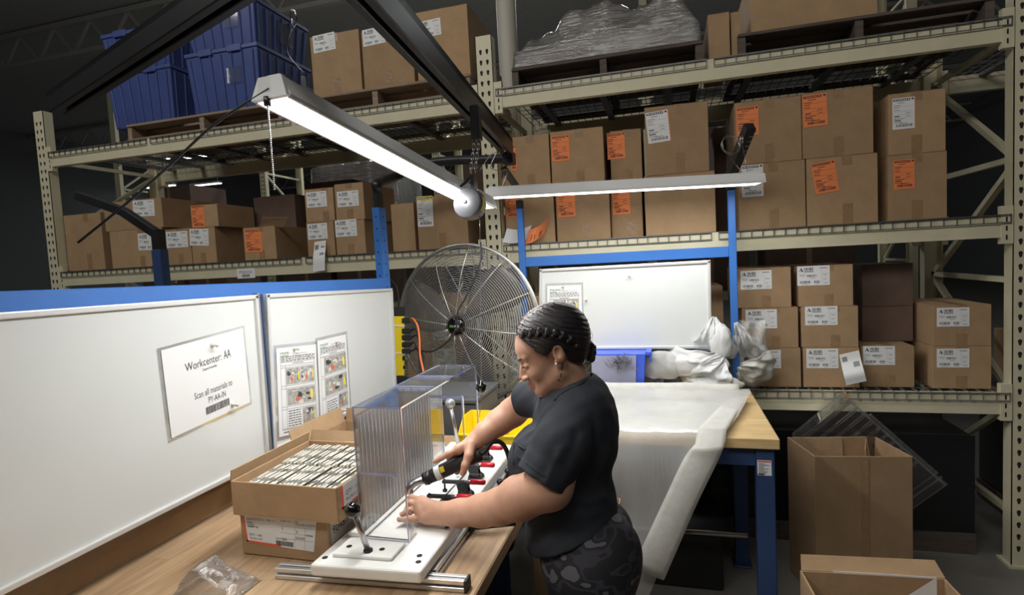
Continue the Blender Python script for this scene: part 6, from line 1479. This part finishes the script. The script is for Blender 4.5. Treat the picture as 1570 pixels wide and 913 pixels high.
# combed strand ridges and the centre parting groove
ph = (a_*.6-b_*.8); v.F += (.0008*np.sin(ph*560+2*np.sin(a_*50))+.0005*np.sin(ph*900+1)).astype(np.float32)
groove = np.exp(-((n_-.020)/.0035)**2)*np.clip((a_+.045)/.02, 0, 1)*.0022; v.F += groove.astype(np.float32)
del rel, cut, groove, ph
EC = H(846.5, 513)
def onskull(px, py, s_, lift=0):
    n0 = .05
    for _ in range(8): p = H(px, py, n0)-EC; a0, b0 = p.dot(Fd), p.dot(Td); q = 1-(a0/.1025)**2-(b0/.086)**2; n0 = .5*n0+.5*(.0815*math.sqrt(max(q, .01))+lift)
    return H(px, py, n0*s_)
bp_ = [(798, 513.5), (803, 512), (809, 511.5), (815, 511), (821, 510.5), (827, 509.5), (833, 509.5), (839, 510), (845, 510.5), (851, 511.5), (857, 513), (863, 515), (869, 518), (875, 521), (881, 525), (887, 529.5), (892, 534)]
for s_ in (1, -1):
    def sp(px, py):        # shift so that the near side braid appears at its place in spite of the head's turn
        return onskull(px, py, s_, .002)
    for i in range(len(bp_)-1):
        a, b = sp(*bp_[i]), sp(*bp_[i+1]); d = (b-a); w_ = Td*.0068
        c_ = (a+b)/2+Nd*.002*s_; sg_ = 1 if i % 2 else -1; dq = ((b-a).normalized()*.75-Td*sg_*.65).normalized(); v.cap(c_+Td*.0050*sg_-dq*.004, c_+Td*.0050*sg_+dq*.0065, .0062, .0058, .0005)
for (px, py, n0, r) in ((897, 530, 0, .014), (904, 532, .008, .014), (908, 541, -.004, .013), (901, 545, .010, .015), (906, 549, 0, .012), (898, 540, -.008, .015), (910, 533, .002, .008), (903, 538, .014, .011)): v.ell(H(px, py, n0), AXH, (r, r*1.15, r), .004)
def tint_hair(V):
    rel = V-np.array(HC); a_ = rel@np.array(Fd); n_ = rel@np.array(Nd); b_ = rel@np.array(Td); C_ = np.zeros((len(V), 3), np.float32)
    C_[:, 0] = np.clip((.0032-np.abs(n_-.020))/.0018, 0, 1)*np.clip((a_+.035)/.03, 0, 1)*(b_ > 0)*.9; return C_
hair = v.mesh('hair', [HAIR], per, tint_hair)
mb = MB()
for (pts) in ([(884, 555, .04), (896, 562, .02), (897, 572, .015)], [(896, 498, .02), (908, 512, .02), (906, 530, .02)], [(905, 548, .01), (907, 556, .012), (904, 561, .012)]):
    mb.tube(catmull([H(*p) for p in pts], 5), .0005, 4)
mb.build('loose_strands', 'knob', hair)
# ---- shirt
v = Vol(axis_pts((-.56, -.02, .0036)), axis_pts((1.20, 1.90, .0036)), axis_pts((.82, 1.50, .0036)))
v.ell(B(878, 640, 1.52), AXB, (.105, .105, .155), 0)
v.ell(B(904, 660, 1.52), AXB, (.078, .150, .145), .03)
v.ell(B(893, 605, 1.52), AXB, (.052, .060, .115), .03)
v.ell(B(862, 705, 1.52), AXB, (.120, .130, .150), .03)
for s_, dd in ((1, 0), (-1, 0)): v.ell(B(822, 700, 1.52)+Nh*.062*s_, AXB, (.074, .080, .070), .035)
v.ell(B(874, 765, 1.52), AXB, (.128, .11, .152), .04)
v.ell(B(885, 822, 1.52), AXB, (.146, .10, .172), .04)
v.cap(B(888, 636, 1.42), B(862, 682, 1.375), .070, .069, .03)
Sa, Sb = B(862, 682, 1.375), B(831, 737, 1.36); v.cap(Sa, Sb+(Sb-Sa)*.4, .0715, .066, .015)
# cut the sleeve open end: a slab beyond the hem
cutp = Sb; cn_ = (Sb-Sa).normalized(); X, Y, Z = v.x[:, None, None], v.y[None, :, None], v.z[None, None, :]
pl = (X-cutp.x)*cn_.x+(Y-cutp.y)*cn_.y+(Z-cutp.z)*cn_.z; side_ = (X-CP.x)*fw.x+(Y-CP.y)*fw.y+(Z-CP.z)*fw.z     # depth from the camera station
rr_ = np.sqrt((X-cutp.x)**2+(Y-cutp.y)**2+(Z-cutp.z)**2)
v2 = Vol(v.x, v.y, v.z)     # arm-only volume so that the cut leaves the belly whole
# rebuild: torso in v, arms in v2
v.F[:] = .05
v.ell(B(878, 640, 1.52), AXB, (.105, .105, .155), 0); v.ell(B(904, 660, 1.52), AXB, (.078, .150, .145), .03); v.ell(B(893, 605, 1.52), AXB, (.050, .058, .115), .03); v.ell(B(862, 705, 1.52), AXB, (.115, .130, .145), .03)
for s_ in (1, -1): v.ell(B(822, 703, 1.52)+Nh*.062*s_, AXB, (.074, .080, .070), .035)
v.ell(B(874, 765, 1.52), AXB, (.126, .11, .150), .04); v.ell(B(885, 822, 1.52), AXB, (.144, .10, .170), .04)
v2.cap(B(890, 634, 1.43), Sa, .070, .0715, .03); v2.cap(Sa, Sb+cn_*.05, .0715, .067, .015); v2.F = np.maximum(v2.F, pl.astype(np.float32))
Ta, Tb = B(845, 612, 1.60), B(803, 612, 1.685); v3 = Vol(v.x, v.y, v.z); dd = (Tb-Ta).normalized(); v3.cap(Ta, Tb+dd*.05, .062, .051, .01); v3.F = np.maximum(v3.F, ((X-Tb.x)*dd.x+(Y-Tb.y)*dd.y+(Z-Tb.z)*dd.z).astype(np.float32))
for q in (v2, v3):
    k_ = .022; h_ = np.clip(.5+.5*(v.F-q.F)/k_, 0, 1); v.F = v.F+(q.F-v.F)*h_-k_*h_*(1-h_)*(pl < -.01 if q is v2 else 1)
del v2, v3
# neckline and hem
v.cap(B(864, 555, 1.50), B(875, 596, 1.515), .0655, .0655, .004, sub=True); v.cap(B(858, 590, 1.50), B(852, 606, 1.50), .040, .036, .006, sub=True)
hp0, hp1 = B(812, 842, 1.52), B(952, 772, 1.52); hd = (hp1-hp0).normalized(); hn = -(Nh.cross(hd)).normalized(); hn = hn if hn.z < 0 else -hn
v.plane_cut(hp0, hn)
# folds
v.cap(B(798, 676, 1.47), B(806, 684, 1.455), .0, .0, .001) if False else None
def fold(path, amp, w):
    P_ = [NP(q) for q in path]; pts = catmull([Vector(q) for q in P_], 4); lo = np.min([NP(q) for q in pts], 0)-w*2; hi = np.max([NP(q) for q in pts], 0)+w*2; sl = v._sl(lo, hi); X, Y, Z = v._p(sl); D = None
    for i in range(len(pts)-1):
        a, b = NP(pts[i]), NP(pts[i+1]); ab = b-a; L2 = float(ab@ab)+1e-9; t = np.clip(((X-a[0])*ab[0]+(Y-a[1])*ab[1]+(Z-a[2])*ab[2])/L2, 0, 1); d = (X-a[0]-t*ab[0])**2+(Y-a[1]-t*ab[1])**2+(Z-a[2]-t*ab[2])**2; D = d if D is None else np.minimum(D, d)
    v.F[sl] -= (amp*np.exp(-D/(w*w))).astype(np.float32)
N_ = lambda px, py, d: B(px, py, d)
for path, amp, w in (([(848, 640, 1.38), (826, 668, 1.40), (804, 690, 1.43)], .007, .014), ([(842, 625, 1.41), (822, 652, 1.43), (800, 680, 1.45)], .006, .012), ([(858, 618, 1.40), (836, 640, 1.41)], -.004, .012),
                     ([(868, 760, 1.36), (900, 770, 1.37), (930, 762, 1.40)], .006, .016), ([(850, 795, 1.36), (890, 800, 1.35), (935, 785, 1.38)], .006, .015), ([(830, 815, 1.38), (880, 822, 1.35), (930, 805, 1.37)], -.005, .012),
                     ([(905, 640, 1.37), (910, 690, 1.36), (900, 740, 1.36)], -.006, .014), ([(930, 640, 1.42), (928, 700, 1.40), (912, 750, 1.38)], .005, .014), ([(860, 690, 1.30), (848, 715, 1.29), (838, 738, 1.29)], .004, .010), ([(885, 665, 1.32), (874, 700, 1.30), (862, 735, 1.29)], -.004, .012),
                     ([(822, 770, 1.40), (850, 780, 1.37), (880, 778, 1.36)], -.005, .012), ([(808, 640, 1.50), (795, 665, 1.49), (786, 690, 1.49)], .006, .012)): fold([N_(*p) for p in path], amp, w)
noi = (.0012*np.sin(v.x[:, None, None]*95+1.3*np.sin(v.z[None, None, :]*40))*np.sin(v.z[None, None, :]*70+v.y[None, :, None]*60)).astype(np.float32); v.F += noi; del noi
shirt = v.mesh('t_shirt', [TEE], per)
def seam(pix, r, nm):
    pts = [v.hit(*q) for q in pix]; pts = [p for p in pts if p is not None]
    if len(pts) > 2: MB().tube(catmull(pts, 4), r, 6).build(nm, TEE, shirt)
seam([(901, 567), (904, 573), (901, 580), (892, 588), (880, 594), (867, 600), (857, 607), (850, 615)], .0042, 'collar_rib')
seam([(806, 709), (818, 719), (831, 728), (844, 738), (856, 747), (863, 751)], .0020, 'sleeve_hem')
seam([(788, 678), (796, 684), (806, 690)], .0022, 'pocket_edge'); seam([(788, 682), (787, 696), (787, 712)], .0018, 'pocket_edge')
# ---- leggings (hips to ankles) and shoes
v = Vol(axis_pts((-.50, .06, .0055)), axis_pts((1.22, 1.84, .0055)), axis_pts((.05, 1.06, .0055)))
hipc = B(897, 838, 1.52); bot = B(926, 830, 1.52)
v.ell(hipc, AXB, (.128, .115, .168), 0)
for s_ in (1, -1): v.ell(bot+Nh*.075*s_, AXB, (.090, .095, .088), .03)
v.ell(B(882, 800, 1.52), AXB, (.118, .09, .148), .03)
feet = []
for s_ in (1, -1):
    hp = B(903, 862, 1.52)+Nh*.082*s_; kn = Vector((hp.x-.030, hp.y, .47)); an = Vector((hp.x+.01, hp.y+.0, .09)); feet.append(an)
    v.cap(hp, kn, .116, .068, .04); v.cap(kn, kn.lerp(an, .35)+Vector((.02, 0, 0)), .062, .060, .02); v.cap(kn.lerp(an, .35)+Vector((.015, 0, 0)), an, .058, .038, .02)
v.mesh('leggings', [CAMO], per)
for an in feet:
    s2 = Vol(axis_pts((an.x-.22, an.x+.10, .005)), axis_pts((an.y-.07, an.y+.07, .005)), axis_pts((-.02, .16, .005)))
    s2.cap((an.x+.03, an.y, .045), (an.x-.12, an.y-.01, .035), .042, .040, .02); s2.cap((an.x, an.y, .12), (an.x, an.y, .06), .046, .042, .02); s2.plane_cut((0, 0, .003), (0, 0, -1))
    s2.mesh('shoe', [M['rubber']], per)

# ================================================================ DRIVER IN THE HAND
dr = thing('angle_driver', 'black right angle power driver held over the clear housing', 'power tool', DA)
ax_ = (DB-DA).normalized(); P_ = lambda t: DA+ax_*t
mb = MB(); mb.tube([P_(.018), P_(.022), P_(.05), P_(.052), P_(.13), P_(.18), P_(.186)], [.017, .020, .0205, .0215, .0215, .0225, .019], 24); mb.build('grip_body', 'rubber', dr)
mb = MB(); mb.tube([P_(-.006), P_(-.004), P_(.018), P_(.020)], [.014, .019, .020, .018], 22); mb.tube([P_(.004), P_(.007)], [.0212, .0212], 22); mb.build('collar', 'black', dr)
mb = MB(); mb.tube([P_(.036), P_(.054)], .0222, 24); mb.build('white_band', 'paper', dr)
tn = (ax_.cross(Vector((0,0,1)))).normalized(); tn = tn if tn.dot(Nh) > 0 else -tn; tu = tn.cross(ax_).normalized(); tu = tu if tu.z > 0 else -tu
mb = MB(); pts = []
for i in range(4):
    a = R(8+i*15); dirv = tn*math.cos(a)+tu*math.sin(a); pts += [P_(.056)+dirv*.0226, P_(.069)+dirv*.0226]
mb.add(pts, [(0,1,3,2), (2,3,5,4), (4,5,7,6)]); mb.build('yellow_label', 'yellow', dr)
hd0 = P_(-.006); hd1 = at(634, 742, d=1.665); hd2 = at(628.5, 748, d=1.66); hd3 = at(628.5, 757, d=1.66)
mb = MB(); mb.tube(catmull([hd0, at(641, 739, d=1.667), hd1, hd2, hd3], 4), [.0125]*4+[.0125]*4+[.0125]*4+[.0115]*4+[.0115], 18); mb.build('angle_head', 'steel', dr)
MB().cyl(hd3, at(628.5, 768, d=1.66), .004, n=10).build('driver_bit', 'steel', dr)
e0 = P_(.183); wire('x', '', [e0, P_(.196), at(754, 679, d=1.68), at(766, 678, d=1.69), at(775, 688, d=1.70), at(781, 705, d=1.71), at(785, 725, d=1.73), at(788, 752, d=1.76)], .0072, 'rubber', '', parent=dr, n=10).name = 'power_cable'
